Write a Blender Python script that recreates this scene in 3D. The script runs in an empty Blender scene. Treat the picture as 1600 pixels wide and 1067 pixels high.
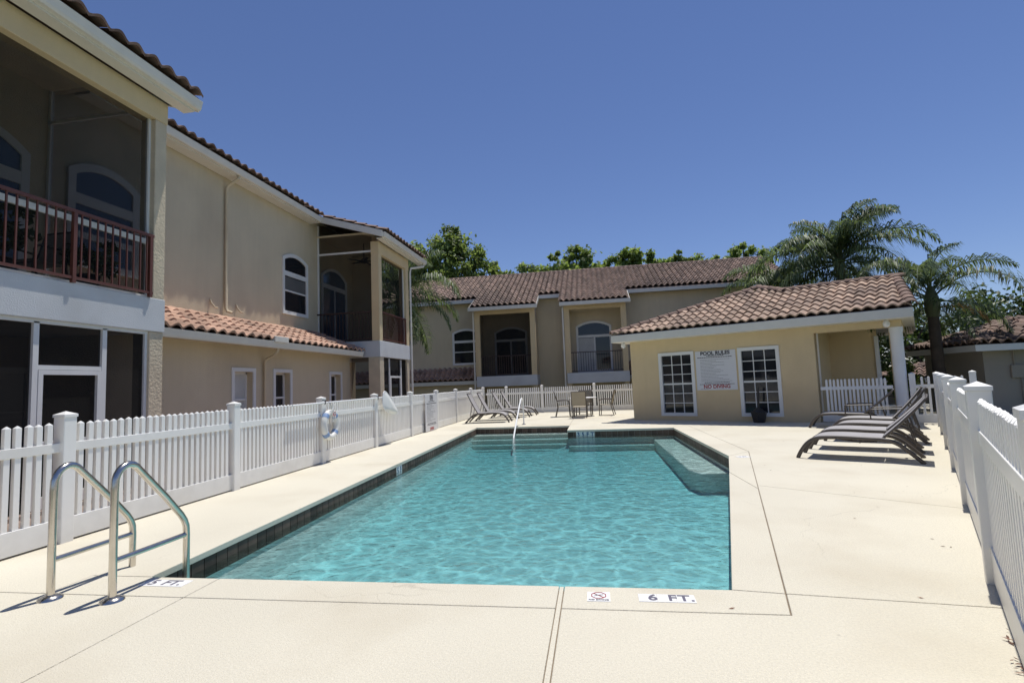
import bpy, bmesh, math, random
from math import sin, cos, pi, radians, sqrt, atan2
from mathutils import Vector, Matrix
from mathutils.geometry import tessellate_polygon
random.seed(7)
S = bpy.context.scene
COL = S.collection

# ------------------------------------------------------------------ camera, sky, sun, exposure
YAW, PITCH, ROLL = -.1556, .0816, -.0386
fwd = Vector((sin(YAW)*cos(PITCH), cos(YAW)*cos(PITCH), sin(PITCH)))
r0 = Vector((cos(YAW), -sin(YAW), 0)); u0 = r0.cross(fwd)
rgt = r0*cos(ROLL) + u0*sin(ROLL); upv = u0*cos(ROLL) - r0*sin(ROLL)
cam = bpy.data.cameras.new('camera'); camo = bpy.data.objects.new('camera', cam); COL.objects.link(camo)
cam.sensor_fit = 'HORIZONTAL'; cam.sensor_width = 36.0; cam.lens = 805.95/1600*36
cam.clip_start = .05; cam.clip_end = 2000
m = Matrix.Identity(4)
for i in range(3):
    m[i][0] = rgt[i]; m[i][1] = upv[i]; m[i][2] = -fwd[i]
m[2][3] = 1.3752
camo.matrix_world = m
S.camera = camo

SUN_EL, SUN_AZ = radians(74), radians(30)          # azimuth from +Y towards +X
w = bpy.data.worlds.new('World'); S.world = w; w.use_nodes = True
nt = w.node_tree; bg = nt.nodes['Background']
sky = nt.nodes.new('ShaderNodeTexSky'); sky.sky_type = 'NISHITA'; sky.sun_disc = False
sky.sun_elevation = SUN_EL; sky.sun_rotation = SUN_AZ
sky.altitude = 0; sky.air_density = 1.0; sky.dust_density = 0.0; sky.ozone_density = 4.0
tint = nt.nodes.new('ShaderNodeMix'); tint.data_type = 'RGBA'; tint.blend_type = 'MULTIPLY'; tint.inputs[0].default_value = 1; tint.inputs[7].default_value = (.935, .925, 1.12, 1)
nt.links.new(sky.outputs[0], tint.inputs[6]); nt.links.new(tint.outputs[2], bg.inputs[0]); bg.inputs[1].default_value = .086
sl = bpy.data.lights.new('sun', 'SUN'); sl.energy = 4.3; sl.angle = radians(.5); sl.color = (1, .96, .885)
so = bpy.data.objects.new('sun', sl); COL.objects.link(so)
sd = Vector((sin(SUN_AZ)*cos(SUN_EL), cos(SUN_AZ)*cos(SUN_EL), sin(SUN_EL)))
so.rotation_euler = sd.to_track_quat('Z', 'Y').to_euler(); so.location = (10, 20, 60)
S.view_settings.view_transform = 'Standard'; S.view_settings.look = 'None'
S.view_settings.exposure = 0.0; S.view_settings.gamma = 1.0
S.view_settings.use_curve_mapping = False
S.render.engine = 'CYCLES'
S.cycles.max_bounces = 10; S.cycles.transparent_max_bounces = 24
S.cycles.caustics_reflective = False; S.cycles.caustics_refractive = False

# ------------------------------------------------------------------ materials
def mat(name, c, rough=.7, var=.12, vscale=2.0, bump=0, bscale=60, metal=0, rnd=0, spec=.5, dirt=None, dscale=1.2, damt=.5, streak=0, grime=0, specks=0, cracks=0, world=False, island=0, subs=0, trans=0, fine=0):
    M = bpy.data.materials.new(name); M.use_nodes = True
    N = M.node_tree.nodes; L = M.node_tree.links; P = N['Principled BSDF']
    P.inputs['Roughness'].default_value = rough; P.inputs['Metallic'].default_value = metal
    P.inputs['Specular IOR Level'].default_value = spec
    tc = N.new('ShaderNodeTexCoord')
    if world: gp_ = N.new('ShaderNodeNewGeometry')
    def noise(sc, det=6):
        n = N.new('ShaderNodeTexNoise'); n.inputs['Scale'].default_value = sc; n.inputs['Detail'].default_value = det
        L.new(gp_.outputs['Position'] if world else tc.outputs['Object'], n.inputs['Vector']); return n
    def mathn(op, a, b):
        k = N.new('ShaderNodeMath'); k.operation = op
        for i, v in enumerate((a, b)):
            if isinstance(v, (int, float)): k.inputs[i].default_value = v
            else: L.new(v, k.inputs[i])
        return k.outputs[0]
    val = None
    n = noise(vscale)
    mr = N.new('ShaderNodeMapRange'); mr.inputs['From Min'].default_value = .25; mr.inputs['From Max'].default_value = .75
    mr.inputs['To Min'].default_value = 1-var; mr.inputs['To Max'].default_value = 1+var
    L.new(n.outputs[0], mr.inputs[0]); val = mr.outputs[0]
    if fine:
        n3 = noise(bscale*.6, 4); m3 = N.new('ShaderNodeMapRange'); m3.inputs['From Min'].default_value = .3; m3.inputs['From Max'].default_value = .7
        m3.inputs['To Min'].default_value = 1-fine; m3.inputs['To Max'].default_value = 1+fine
        L.new(n3.outputs[0], m3.inputs[0]); val = mathn('MULTIPLY', val, m3.outputs[0])
    if rnd:
        oi = N.new('ShaderNodeObjectInfo'); m2 = N.new('ShaderNodeMapRange'); m2.inputs['To Min'].default_value = 1-rnd; m2.inputs['To Max'].default_value = 1+rnd
        L.new(oi.outputs['Random'], m2.inputs[0]); val = mathn('MULTIPLY', val, m2.outputs[0])
    if island:
        g = N.new('ShaderNodeNewGeometry'); m2 = N.new('ShaderNodeMapRange'); m2.inputs['To Min'].default_value = 1-island; m2.inputs['To Max'].default_value = 1+island
        L.new(g.outputs['Random Per Island'], m2.inputs[0]); val = mathn('MULTIPLY', val, m2.outputs[0])
    if streak:                                            # rain streaks running down
        mp = N.new('ShaderNodeMapping'); mp.inputs['Scale'].default_value = (5, 5, .35); L.new(tc.outputs['Object'], mp.inputs[0])
        ns = N.new('ShaderNodeTexNoise'); ns.inputs['Scale'].default_value = 1.3; ns.inputs['Detail'].default_value = 5; L.new(mp.outputs[0], ns.inputs['Vector'])
        m4 = N.new('ShaderNodeMapRange'); m4.inputs['From Min'].default_value = .35; m4.inputs['From Max'].default_value = .7; m4.inputs['To Min'].default_value = 1+streak*.4; m4.inputs['To Max'].default_value = 1-streak
        L.new(ns.outputs[0], m4.inputs[0]); val = mathn('MULTIPLY', val, m4.outputs[0])
    if grime:                                             # splashed soil near the foot
        sp_ = N.new('ShaderNodeSeparateXYZ'); L.new(tc.outputs['Object'], sp_.inputs[0]); ng = noise(7, 4)
        zz = mathn('ADD', sp_.outputs[2], mathn('MULTIPLY', ng.outputs[0], -.35))
        m5 = N.new('ShaderNodeMapRange'); m5.inputs['From Min'].default_value = -.12; m5.inputs['From Max'].default_value = .16; m5.inputs['To Min'].default_value = 1-grime; m5.inputs['To Max'].default_value = 1
        L.new(zz, m5.inputs[0]); val = mathn('MULTIPLY', val, m5.outputs[0])
    if specks:
        vo = N.new('ShaderNodeTexVoronoi'); vo.inputs['Scale'].default_value = 5.5; L.new(tc.outputs['Object'], vo.inputs['Vector'])
        nk = noise(1.1, 3)
        m6 = N.new('ShaderNodeMapRange'); m6.inputs['From Min'].default_value = .035; m6.inputs['From Max'].default_value = .075; m6.inputs['To Min'].default_value = 1-specks; m6.inputs['To Max'].default_value = 1
        L.new(vo.outputs['Distance'], m6.inputs[0])
        m7 = N.new('ShaderNodeMapRange'); m7.inputs['From Min'].default_value = .52; m7.inputs['From Max'].default_value = .60; L.new(nk.outputs[0], m7.inputs[0])
        mxs = mathn('ADD', mathn('MULTIPLY', mathn('SUBTRACT', m6.outputs[0], 1), m7.outputs[0]), 1); val = mathn('MULTIPLY', val, mxs)
    if cracks:                                            # a few hairline cracks
        nc = N.new('ShaderNodeTexNoise'); nc.inputs['Scale'].default_value = 2.2; nc.inputs['Detail'].default_value = 6; L.new(tc.outputs['Object'], nc.inputs['Vector'])
        vc = N.new('ShaderNodeVectorMath'); vc.operation = 'MULTIPLY_ADD'; vc.inputs[1].default_value = (.5, .5, 0); L.new(nc.outputs['Color'], vc.inputs[0]); L.new(tc.outputs['Object'], vc.inputs[2])
        vr = N.new('ShaderNodeTexVoronoi'); vr.feature = 'DISTANCE_TO_EDGE'; vr.inputs['Scale'].default_value = .42; L.new(vc.outputs[0], vr.inputs['Vector'])
        m8 = N.new('ShaderNodeMapRange'); m8.inputs['From Max'].default_value = .0022; m8.inputs['To Min'].default_value = -cracks; m8.inputs['To Max'].default_value = 0; L.new(vr.outputs['Distance'], m8.inputs[0])
        nm = noise(.7, 3); m9 = N.new('ShaderNodeMapRange'); m9.inputs['From Min'].default_value = .50; m9.inputs['From Max'].default_value = .58; L.new(nm.outputs[0], m9.inputs[0])
        val = mathn('MULTIPLY', val, mathn('ADD', mathn('MULTIPLY', m8.outputs[0], m9.outputs[0]), 1))
    vm = N.new('ShaderNodeVectorMath'); vm.operation = 'SCALE'; vm.inputs[0].default_value = c[:3]
    L.new(val, vm.inputs['Scale']); out = vm.outputs[0]
    if dirt:
        nd = noise(dscale, 8); cr = N.new('ShaderNodeMapRange'); cr.inputs['From Min'].default_value = .5; cr.inputs['From Max'].default_value = .68
        cr.inputs['To Max'].default_value = damt; L.new(nd.outputs[0], cr.inputs[0])
        mx = N.new('ShaderNodeMix'); mx.data_type = 'RGBA'; L.new(cr.outputs[0], mx.inputs[0]); L.new(out, mx.inputs[6]); mx.inputs[7].default_value = (*dirt, 1)
        out = mx.outputs[2]
    L.new(out, P.inputs['Base Color'])
    if bump:
        nb = noise(bscale, 5); b = N.new('ShaderNodeBump'); b.inputs['Strength'].default_value = min(1, bump); b.inputs['Distance'].default_value = .012
        L.new(nb.outputs[0], b.inputs['Height']); L.new(b.outputs[0], P.inputs['Normal'])
    if trans:
        o = N['Material Output']; t = N.new('ShaderNodeBsdfTranslucent'); tv = N.new('ShaderNodeVectorMath'); tv.operation = 'MULTIPLY'; tv.inputs[1].default_value = (1.9, 1.8, 1.2); L.new(out, tv.inputs[0]); L.new(tv.outputs[0], t.inputs[0])
        ms = N.new('ShaderNodeMixShader'); ms.inputs[0].default_value = trans
        L.new(P.outputs[0], ms.inputs[1]); L.new(t.outputs[0], ms.inputs[2]); L.new(ms.outputs[0], o.inputs[0])
    return M

STUCCO = mat('tan_stucco', (.64, .545, .385), .9, .07, .7, .9, 45, streak=.03, dirt=(.46, .36, .25), dscale=.5, damt=.35)
STUCCO_Y = mat('yellow_stucco', (.68, .54, .33), .9, .06, .8, .7, 45, streak=.025, dirt=(.55, .42, .25), dscale=.7, damt=.35)
STUCCO_R = mat('rough_stucco', (.60, .51, .37), .95, .1, 3, 1.0, 26)
SLABW = mat('painted_slab', (.60, .61, .62), .8, .07, 1.5, .4, 60, dirt=(.45, .44, .42), dscale=1.1, damt=.3)
TRIM = mat('white_trim', (.74, .74, .72), .5, .04, 3)
GUTTER = mat('gutter_paint', (.72, .69, .62), .4, .05, 3)
VINYL = mat('white_vinyl', (.88, .87, .84), .35, .03, 4, rnd=.025, dirt=(.66, .62, .55), dscale=1.6, damt=.3, grime=.16)
TILE = mat('clay_tile', (.48, .30, .215), .8, .22, 6, .5, 60, rnd=.28, dirt=(.17, .11, .085), dscale=1.3, damt=.75, world=True)
TILEP = mat('clay_tile_weathered', (.40, .285, .21), .82, .22, 6, .5, 60, rnd=.3, dirt=(.15, .10, .08), dscale=1.2, damt=.8, world=True)
TILED = mat('dark_clay_tile', (.21, .145, .115), .85, .3, 2.5, .5, 60, island=.4, dirt=(.06, .042, .037), dscale=.16, damt=.85)
TILEC = mat('ridge_tile_brown', (.20, .13, .10), .85, .3, 4, .5, 60, rnd=.25)
UNDER = mat('roof_underlay', (.13, .09, .07), .9)
DECK = mat('pool_deck_acrylic', (.67, .626, .512), .85, .07, .45, .55, 130, dirt=(.55, .49, .375), dscale=.8, damt=.5, fine=.07, specks=.22, cracks=.2)
JOINT = mat('joint_dark', (.24, .19, .14), .95, .2, 8)
PLASTER = mat('pool_plaster', (.84, .87, .84), .7, .05, 1.5)
BENCHM = mat('bench_plaster', (.82, .82, .76), .7, .06, 2)
PTILE = mat('waterline_tile', (.085, .056, .042), .6, .3, 6, rnd=.45, spec=.3)
GROUT = mat('tile_grout', (.26, .23, .20), .9)
STEEL = mat('stainless', (.62, .58, .52), .22, .08, 12, metal=1)
BRONZE = mat('lounger_frame', (.085, .072, .062), .45, .1, 4)
SLING = mat('grey_sling', (.38, .365, .365), .75, .08, 3, .3, 300)
SLINGT = mat('tan_sling', (.34, .30, .23), .8, .08, 3, .3, 300)
RAILM = mat('red_brown_rail', (.13, .045, .03), .5, .12, 5)
RAILD = mat('dark_rail', (.05, .026, .022), .5, .12, 5)
GLASS = mat('dark_window_glass', (.018, .02, .024), .04, .05, 2, spec=.6)
GLASSB = mat('glass_painted_sky', (.075, .115, .185), .05, .05, 2, spec=.8)  # blue sky reflection put into the base colour
BLIND = mat('window_blind', (.55, .55, .52), .7)
BLINDG = mat('grey_blind', (.13, .13, .125), .3)
WHITE = mat('white_paint', (.80, .80, .80), .5, .03, 4)
SIGNW = mat('sign_face', (.68, .68, .70), .45, .03, 3)
INK = mat('black_ink', (.035, .035, .045), .6)
INKG = mat('grey_ink', (.30, .30, .31), .6)
INKR = mat('red_ink', (.38, .05, .05), .6)
INKB = mat('blue_ink', (.04, .10, .22), .5)
DARK = mat('black_plastic', (.022, .021, .022), .5)
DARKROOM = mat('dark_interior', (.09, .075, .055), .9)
CANVAS = mat('ring_white', (.78, .77, .73), .6, .05, 6)
BLUE = mat('ring_blue', (.22, .33, .55), .6)
PINK = mat('tag_pink', (.60, .20, .24), .6)
GRASS = mat('lawn_ground', (.06, .085, .03), .95, .4, .6, .6, 20)
PAVER = mat('brown_paving', (.27, .20, .16), .9, .25, 4, .5, 30)
BARK = mat('bark', (.13, .10, .075), .95, .3, 5, 1, 14)
PBARK = mat('palm_bark', (.075, .058, .046), .95, .3, 5, 1, 10)
LEAF1 = mat('leaf_bright', (.18, .25, .075), .5, .25, .5, island=.45, trans=.5)
LEAF2 = mat('leaf_dark', (.06, .095, .03), .5, .3, .4, island=.5, trans=.35)
LEAF3 = mat('leaf_mid', (.15, .205, .07), .5, .3, .4, island=.5, trans=.5)
PALM = mat('palm_leaf', (.11, .155, .075), .5, .25, 1.2, island=.5, trans=.4, spec=.5)
PALMD = mat('palm_leaf_dead', (.34, .20, .06), .7, .2, 2, island=.3, trans=.2)
RACHIS = mat('palm_rachis', (.10, .11, .05), .6)
GREYWALL = mat('grey_tan_stucco', (.33, .295, .25), .9, .07, 1, .6, 45)
LITTERM = mat('leaf_litter', (.20, .11, .075), .9, .3, 6, island=.5)

def screen_mat(name='insect_screen', lo=.70, hi=.80):
    M = bpy.data.materials.new(name); M.use_nodes = True
    N = M.node_tree.nodes; L = M.node_tree.links; N.remove(N['Principled BSDF'])
    d = N.new('ShaderNodeBsdfDiffuse'); d.inputs[0].default_value = (.02, .02, .02, 1)
    t = N.new('ShaderNodeBsdfTransparent')
    tc = N.new('ShaderNodeTexCoord'); n = N.new('ShaderNodeTexNoise'); n.inputs['Scale'].default_value = 1.5
    L.new(tc.outputs['Object'], n.inputs['Vector'])
    mr = N.new('ShaderNodeMapRange'); mr.inputs['To Min'].default_value = lo; mr.inputs['To Max'].default_value = hi; L.new(n.outputs[0], mr.inputs[0])
    ms = N.new('ShaderNodeMixShader'); L.new(mr.outputs[0], ms.inputs[0])
    L.new(t.outputs[0], ms.inputs[1]); L.new(d.outputs[0], ms.inputs[2]); L.new(ms.outputs[0], N['Material Output'].inputs[0])
    return M
SCREEN = screen_mat('insect_screen', .56, .68)
SCREEN_SHADE = screen_mat('shaded_insect_screen', .80, .87)  # same screen made denser: ground-floor porch shade put into its opacity

def water_mat():
    M = bpy.data.materials.new('pool_water'); M.use_nodes = True
    N = M.node_tree.nodes; L = M.node_tree.links; N.remove(N['Principled BSDF'])
    tc = N.new('ShaderNodeTexCoord')
    mp = N.new('ShaderNodeMapping'); mp.inputs['Scale'].default_value = (1, 1.25, 1); mp.inputs['Rotation'].default_value = (0, 0, .5)
    L.new(tc.outputs['Object'], mp.inputs[0])
    def noise(sc, det, dist=0):
        n = N.new('ShaderNodeTexNoise'); n.inputs['Scale'].default_value = sc; n.inputs['Detail'].default_value = det; n.inputs['Distortion'].default_value = dist
        L.new(mp.outputs[0], n.inputs['Vector']); return n.outputs[0]
    a = noise(4.2, 3, .8); b = noise(14, 3, .8)
    mx = N.new('ShaderNodeMath'); mx.operation = 'MULTIPLY_ADD'; mx.inputs[1].default_value = .38; L.new(b, mx.inputs[0]); L.new(a, mx.inputs[2])
    bp = N.new('ShaderNodeBump'); bp.inputs['Strength'].default_value = .5; bp.inputs['Distance'].default_value = .06
    L.new(mx.outputs[0], bp.inputs['Height'])
    # caustic light painted in: a web of thin bright lines in the transmission colour
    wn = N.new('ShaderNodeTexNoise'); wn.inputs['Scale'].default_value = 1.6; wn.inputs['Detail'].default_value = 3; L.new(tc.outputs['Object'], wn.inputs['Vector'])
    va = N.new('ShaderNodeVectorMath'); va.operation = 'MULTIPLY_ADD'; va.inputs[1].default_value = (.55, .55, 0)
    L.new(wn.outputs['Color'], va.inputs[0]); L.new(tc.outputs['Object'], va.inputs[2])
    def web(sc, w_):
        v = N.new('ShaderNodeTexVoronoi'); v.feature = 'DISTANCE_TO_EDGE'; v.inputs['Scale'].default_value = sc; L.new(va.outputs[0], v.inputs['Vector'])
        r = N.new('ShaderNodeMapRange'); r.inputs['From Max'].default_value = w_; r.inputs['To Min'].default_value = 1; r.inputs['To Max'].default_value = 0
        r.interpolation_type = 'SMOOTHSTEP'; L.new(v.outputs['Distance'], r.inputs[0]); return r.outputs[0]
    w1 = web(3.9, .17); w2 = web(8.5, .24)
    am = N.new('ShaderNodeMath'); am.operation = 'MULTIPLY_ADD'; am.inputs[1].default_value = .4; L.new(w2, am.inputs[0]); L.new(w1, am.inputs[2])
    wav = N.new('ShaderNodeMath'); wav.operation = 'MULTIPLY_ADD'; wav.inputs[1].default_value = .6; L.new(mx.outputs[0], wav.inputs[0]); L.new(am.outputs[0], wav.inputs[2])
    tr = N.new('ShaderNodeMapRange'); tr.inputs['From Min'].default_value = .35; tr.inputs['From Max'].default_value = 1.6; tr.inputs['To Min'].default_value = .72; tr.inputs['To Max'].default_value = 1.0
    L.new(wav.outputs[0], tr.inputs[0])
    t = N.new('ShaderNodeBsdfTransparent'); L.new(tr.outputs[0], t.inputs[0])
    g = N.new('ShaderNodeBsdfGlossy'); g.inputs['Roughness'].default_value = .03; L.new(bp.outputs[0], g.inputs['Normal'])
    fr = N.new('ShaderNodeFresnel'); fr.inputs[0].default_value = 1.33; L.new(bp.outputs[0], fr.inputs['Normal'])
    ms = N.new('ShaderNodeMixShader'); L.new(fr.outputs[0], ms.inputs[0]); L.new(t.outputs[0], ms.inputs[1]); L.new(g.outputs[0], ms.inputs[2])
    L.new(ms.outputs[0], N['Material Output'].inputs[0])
    va_ = N.new('ShaderNodeVolumeAbsorption'); va_.inputs[0].default_value = (.28, .76, .815, 1); va_.inputs[1].default_value = .78
    L.new(va_.outputs[0], N['Material Output'].inputs[1])
    return M
WATER = water_mat()

# ------------------------------------------------------------------ helpers
INV = {}
def tag(o, label=None, cat=None, group=None, kind=None):
    if label: o['label'] = label
    if cat: o['category'] = cat
    if group: o['group'] = group
    if kind: o['kind'] = kind
    return o
def thing(name, label, cat, loc=(0, 0, 0), rz=0, group=None, kind=None):
    o = bpy.data.objects.new(name, None); COL.objects.link(o); o.empty_display_size = .3
    o.location = loc; o.rotation_euler = (0, 0, rz)
    INV[o.name] = (Matrix.Translation(loc) @ Matrix.Rotation(rz, 4, 'Z')).inverted()
    return tag(o, label, cat, group, kind)
def adopt(o, parent):
    if parent is not None:
        o.parent = parent; INV[o.name] = INV.get(parent.name, Matrix.Identity(4))

class MB:
    """collects shapes (world or local coordinates) and links them as ONE mesh object"""
    def __init__(s): s.v = []; s.f = []
    def add(s, vs, fs):
        k = len(s.v); s.v += [tuple(p) for p in vs]; s.f += [tuple(i+k for i in f) for f in fs]; return s
    def box(s, x0, y0, z0, x1, y1, z1, M=None):
        if x0 > x1: x0, x1 = x1, x0
        if y0 > y1: y0, y1 = y1, y0
        if z0 > z1: z0, z1 = z1, z0
        vs = [Vector(p) for p in ((x0,y0,z0),(x1,y0,z0),(x1,y1,z0),(x0,y1,z0),(x0,y0,z1),(x1,y0,z1),(x1,y1,z1),(x0,y1,z1))]
        if M: vs = [M @ p for p in vs]
        return s.add(vs, [(0,3,2,1),(4,5,6,7),(0,1,5,4),(1,2,6,5),(2,3,7,6),(3,0,4,7)])
    def bar(s, a, b, wx, wz, up=(0, 0, 1)):
        a, b = Vector(a), Vector(b); d = (b-a).normalized(); up = Vector(up)
        sx = d.cross(up)
        if sx.length < 1e-4: sx = d.cross(Vector((0, 1, 0)))
        sx.normalize(); sz = sx.cross(d)
        vs = []
        for p in (a, b):
            for i, j in ((-1,-1),(1,-1),(1,1),(-1,1)): vs.append(p+sx*(i*wx/2)+sz*(j*wz/2))
        return s.add(vs, [(0,1,2,3),(7,6,5,4),(0,4,5,1),(1,5,6,2),(2,6,7,3),(3,7,4,0)])
    def tube(s, pts, r, n=8, closed=False, flat=1.0):
        P = [Vector(p) for p in pts]; k0 = len(s.v); m_ = len(P); prev = None
        rr = r if isinstance(r, (list, tuple)) else [r]*m_
        for i, p in enumerate(P):
            if closed: d = (P[(i+1) % m_]-P[i-1]).normalized()
            else: d = (P[min(i+1, m_-1)]-P[max(i-1, 0)]).normalized()
            if prev is None:
                q = Vector((0, 0, 1)) if abs(d.z) < .9 else Vector((1, 0, 0))
            else: q = prev
            sx = d.cross(q)
            if sx.length < 1e-5: sx = d.cross(Vector((0, 1, .3)))
            sx.normalize(); sz = sx.cross(d).normalized(); prev = sz
            for j in range(n):
                a = 2*pi*j/n; s.v.append(tuple(p+sx*(cos(a)*rr[i])+sz*(sin(a)*rr[i]*flat)))
        for i in range(m_ if closed else m_-1):
            for j in range(n):
                a = k0+i*n+j; b = k0+i*n+(j+1) % n; c = k0+((i+1) % m_)*n+(j+1) % n; d_ = k0+((i+1) % m_)*n+j
                s.f.append((a, b, c, d_))
        if not closed:
            s.f.append(tuple(k0+j for j in reversed(range(n)))); s.f.append(tuple(k0+(m_-1)*n+j for j in range(n)))
        return s
    def lathe(s, c, prof, n=20):
        k0 = len(s.v)
        for r, z in prof:
            for j in range(n):
                a = 2*pi*j/n; s.v.append((c[0]+r*cos(a), c[1]+r*sin(a), c[2]+z))
        for i in range(len(prof)-1):
            for j in range(n):
                s.f.append((k0+i*n+j, k0+i*n+(j+1) % n, k0+(i+1)*n+(j+1) % n, k0+(i+1)*n+j))
        s.f.append(tuple(k0+j for j in reversed(range(n)))); s.f.append(tuple(k0+(len(prof)-1)*n+j for j in range(n)))
        return s
    def prism(s, poly, z0, z1):
        n = len(poly); tri = tessellate_polygon([[Vector((x, y, 0)) for x, y in poly]])
        ar = sum(poly[i][0]*poly[(i+1) % n][1]-poly[(i+1) % n][0]*poly[i][1] for i in range(n))
        if ar < 0: poly = poly[::-1]
        tri = None
        vs = [(x, y, z0) for x, y in poly]+[(x, y, z1) for x, y in poly]
        fs = [tuple(reversed(range(n))), tuple(range(n, 2*n))]+[(i, (i+1) % n, n+(i+1) % n, n+i) for i in range(n)]
        return s.add(vs, fs)
    def extr(s, poly3, d):
        """polygon in 3D extruded by vector d"""
        n = len(poly3); d = Vector(d); P = [Vector(p) for p in poly3]
        vs = P+[p+d for p in P]
        return s.add(vs, [tuple(range(n)), tuple(reversed(range(n, 2*n)))]+[(i, n+i, n+(i+1) % n, (i+1) % n) for i in range(n)])
    def mesh(s, name, M=None):
        me = bpy.data.meshes.new(name)
        v = s.v if M is None else [tuple(M @ Vector(p)) for p in s.v]
        me.from_pydata(v, [], s.f); me.update(); return me
    def build(s, name, material, parent=None, smooth=None, bev=0, fix=True, **k):
        M = INV.get(parent.name) if parent is not None else None
        me = s.mesh(name, M); me.materials.append(material)
        if fix:
            bm = bmesh.new(); bm.from_mesh(me); bmesh.ops.recalc_face_normals(bm, faces=bm.faces); bm.to_mesh(me); bm.free()
        if smooth:
            me.shade_smooth(); me.set_sharp_from_angle(angle=radians(smooth))
        o = bpy.data.objects.new(name, me); COL.objects.link(o); adopt(o, parent)
        if bev:
            b = o.modifiers.new('bevel', 'BEVEL'); b.width = bev; b.segments = 2; b.limit_method = 'ANGLE'; b.angle_limit = radians(40)
        return tag(o, **k) if k else o

def arc_pts(P, n=5):
    P = [Vector(p) for p in P]; out = []
    for i in range(len(P)-1):
        p0, p1, p2, p3 = P[max(0, i-1)], P[i], P[i+1], P[min(len(P)-1, i+2)]
        for k in range(n):
            t = k/n; out.append(.5*((2*p1)+(p2-p0)*t+(2*p0-5*p1+4*p2-p3)*t*t+(3*p1-p0-3*p2+p3)*t**3))
    out.append(P[-1]); return out
def inst(name, me, parent, Mw, **k):
    """one more object on shared mesh data, placed by a world matrix"""
    o = bpy.data.objects.new(name, me); COL.objects.link(o); adopt(o, parent)
    o.matrix_basis = (INV[parent.name] @ Mw) if parent is not None else Mw
    return tag(o, **k) if k else o
def frame_matrix(o, x, y, z):
    M = Matrix.Identity(4)
    for i in range(3): M[i][0] = x[i]; M[i][1] = y[i]; M[i][2] = z[i]; M[i][3] = o[i]
    return M
def copy_tree(o, parent=None):
    c = o.copy(); COL.objects.link(c); c.parent = parent
    for ch in o.children: copy_tree(ch, c)
    return c

def text_obj(name, txt, size, material, parent, Mw, ex=.001, squash=1.0, align='CENTER', bold=.0, **k):
    cu = bpy.data.curves.new(name, 'FONT'); cu.body = txt; cu.size = size; cu.extrude = ex; cu.align_x = align; cu.align_y = 'CENTER'; cu.offset = bold
    cu.resolution_u = 3
    t = bpy.data.objects.new(name+'_tmp', cu); COL.objects.link(t)
    bpy.context.view_layer.update()
    me = bpy.data.meshes.new_from_object(t.evaluated_get(bpy.context.evaluated_depsgraph_get()))
    bpy.data.objects.remove(t); bpy.data.curves.remove(cu)
    me.name = name; me.materials.clear(); me.materials.append(material)
    if squash != 1.0:
        for v in me.vertices: v.co.x *= squash
    return inst(name, me, parent, Mw, **k)

# pool house frame: A is its left front corner, uu runs along the front, nn goes back
A = Vector((1.25, 17.99, 0)); uu = Vector((.8722, -.4891, 0)); nn = Vector((.4891, .8722, 0))
HROT = atan2(uu.y, uu.x)
def H(s, t, z=0): return A+uu*s+nn*t+Vector((0, 0, z))
def H2(s, t): p = H(s, t); return (p.x, p.y)

# ------------------------------------------------------------------ ground, deck, pool
MB().add([(-400,-400,-1.35),(400,-400,-1.35),(400,400,-1.35),(-400,400,-1.35)], [(0,1,2,3)]).build('ground', GRASS, kind='structure')
MB().box(-16, -6, -1.4, -5.46, 24.3, -.06).build('side_path', PAVER, kind='structure')
POOL = [(-3.46,3.62),(.80,3.62),(2.20,9.46),(2.07,14.88),(-.85,14.90),(-.85,16.42),(-3.86,16.50),(-3.63,9.1)]
def offset(poly, d):
    """positive d grows the polygon (counter-clockwise input)"""
    n = len(poly); ar = sum(poly[i][0]*poly[(i+1) % n][1]-poly[(i+1) % n][0]*poly[i][1] for i in range(n))
    sg = 1 if ar > 0 else -1; out = []
    for i in range(n):
        p0, p1, p2 = [Vector(poly[j % n]) for j in (i-1, i, i+1)]
        d1 = (p1-p0).normalized(); d2 = (p2-p1).normalized()
        n1 = Vector((d1.y, -d1.x))*sg; n2 = Vector((d2.y, -d2.x))*sg
        b = n1+n2
        if b.length < 1e-6: out.append(tuple(p1+n1*d)); continue
        b.normalize(); out.append(tuple(p1+b*(d/max(.25, b.dot(n1)))))
    return out
FS = 7.99                                            # the right fence stands on s = FS
def fence_pt(d): return H(FS, -14.16+d)              # d = 0 at its second post
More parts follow.
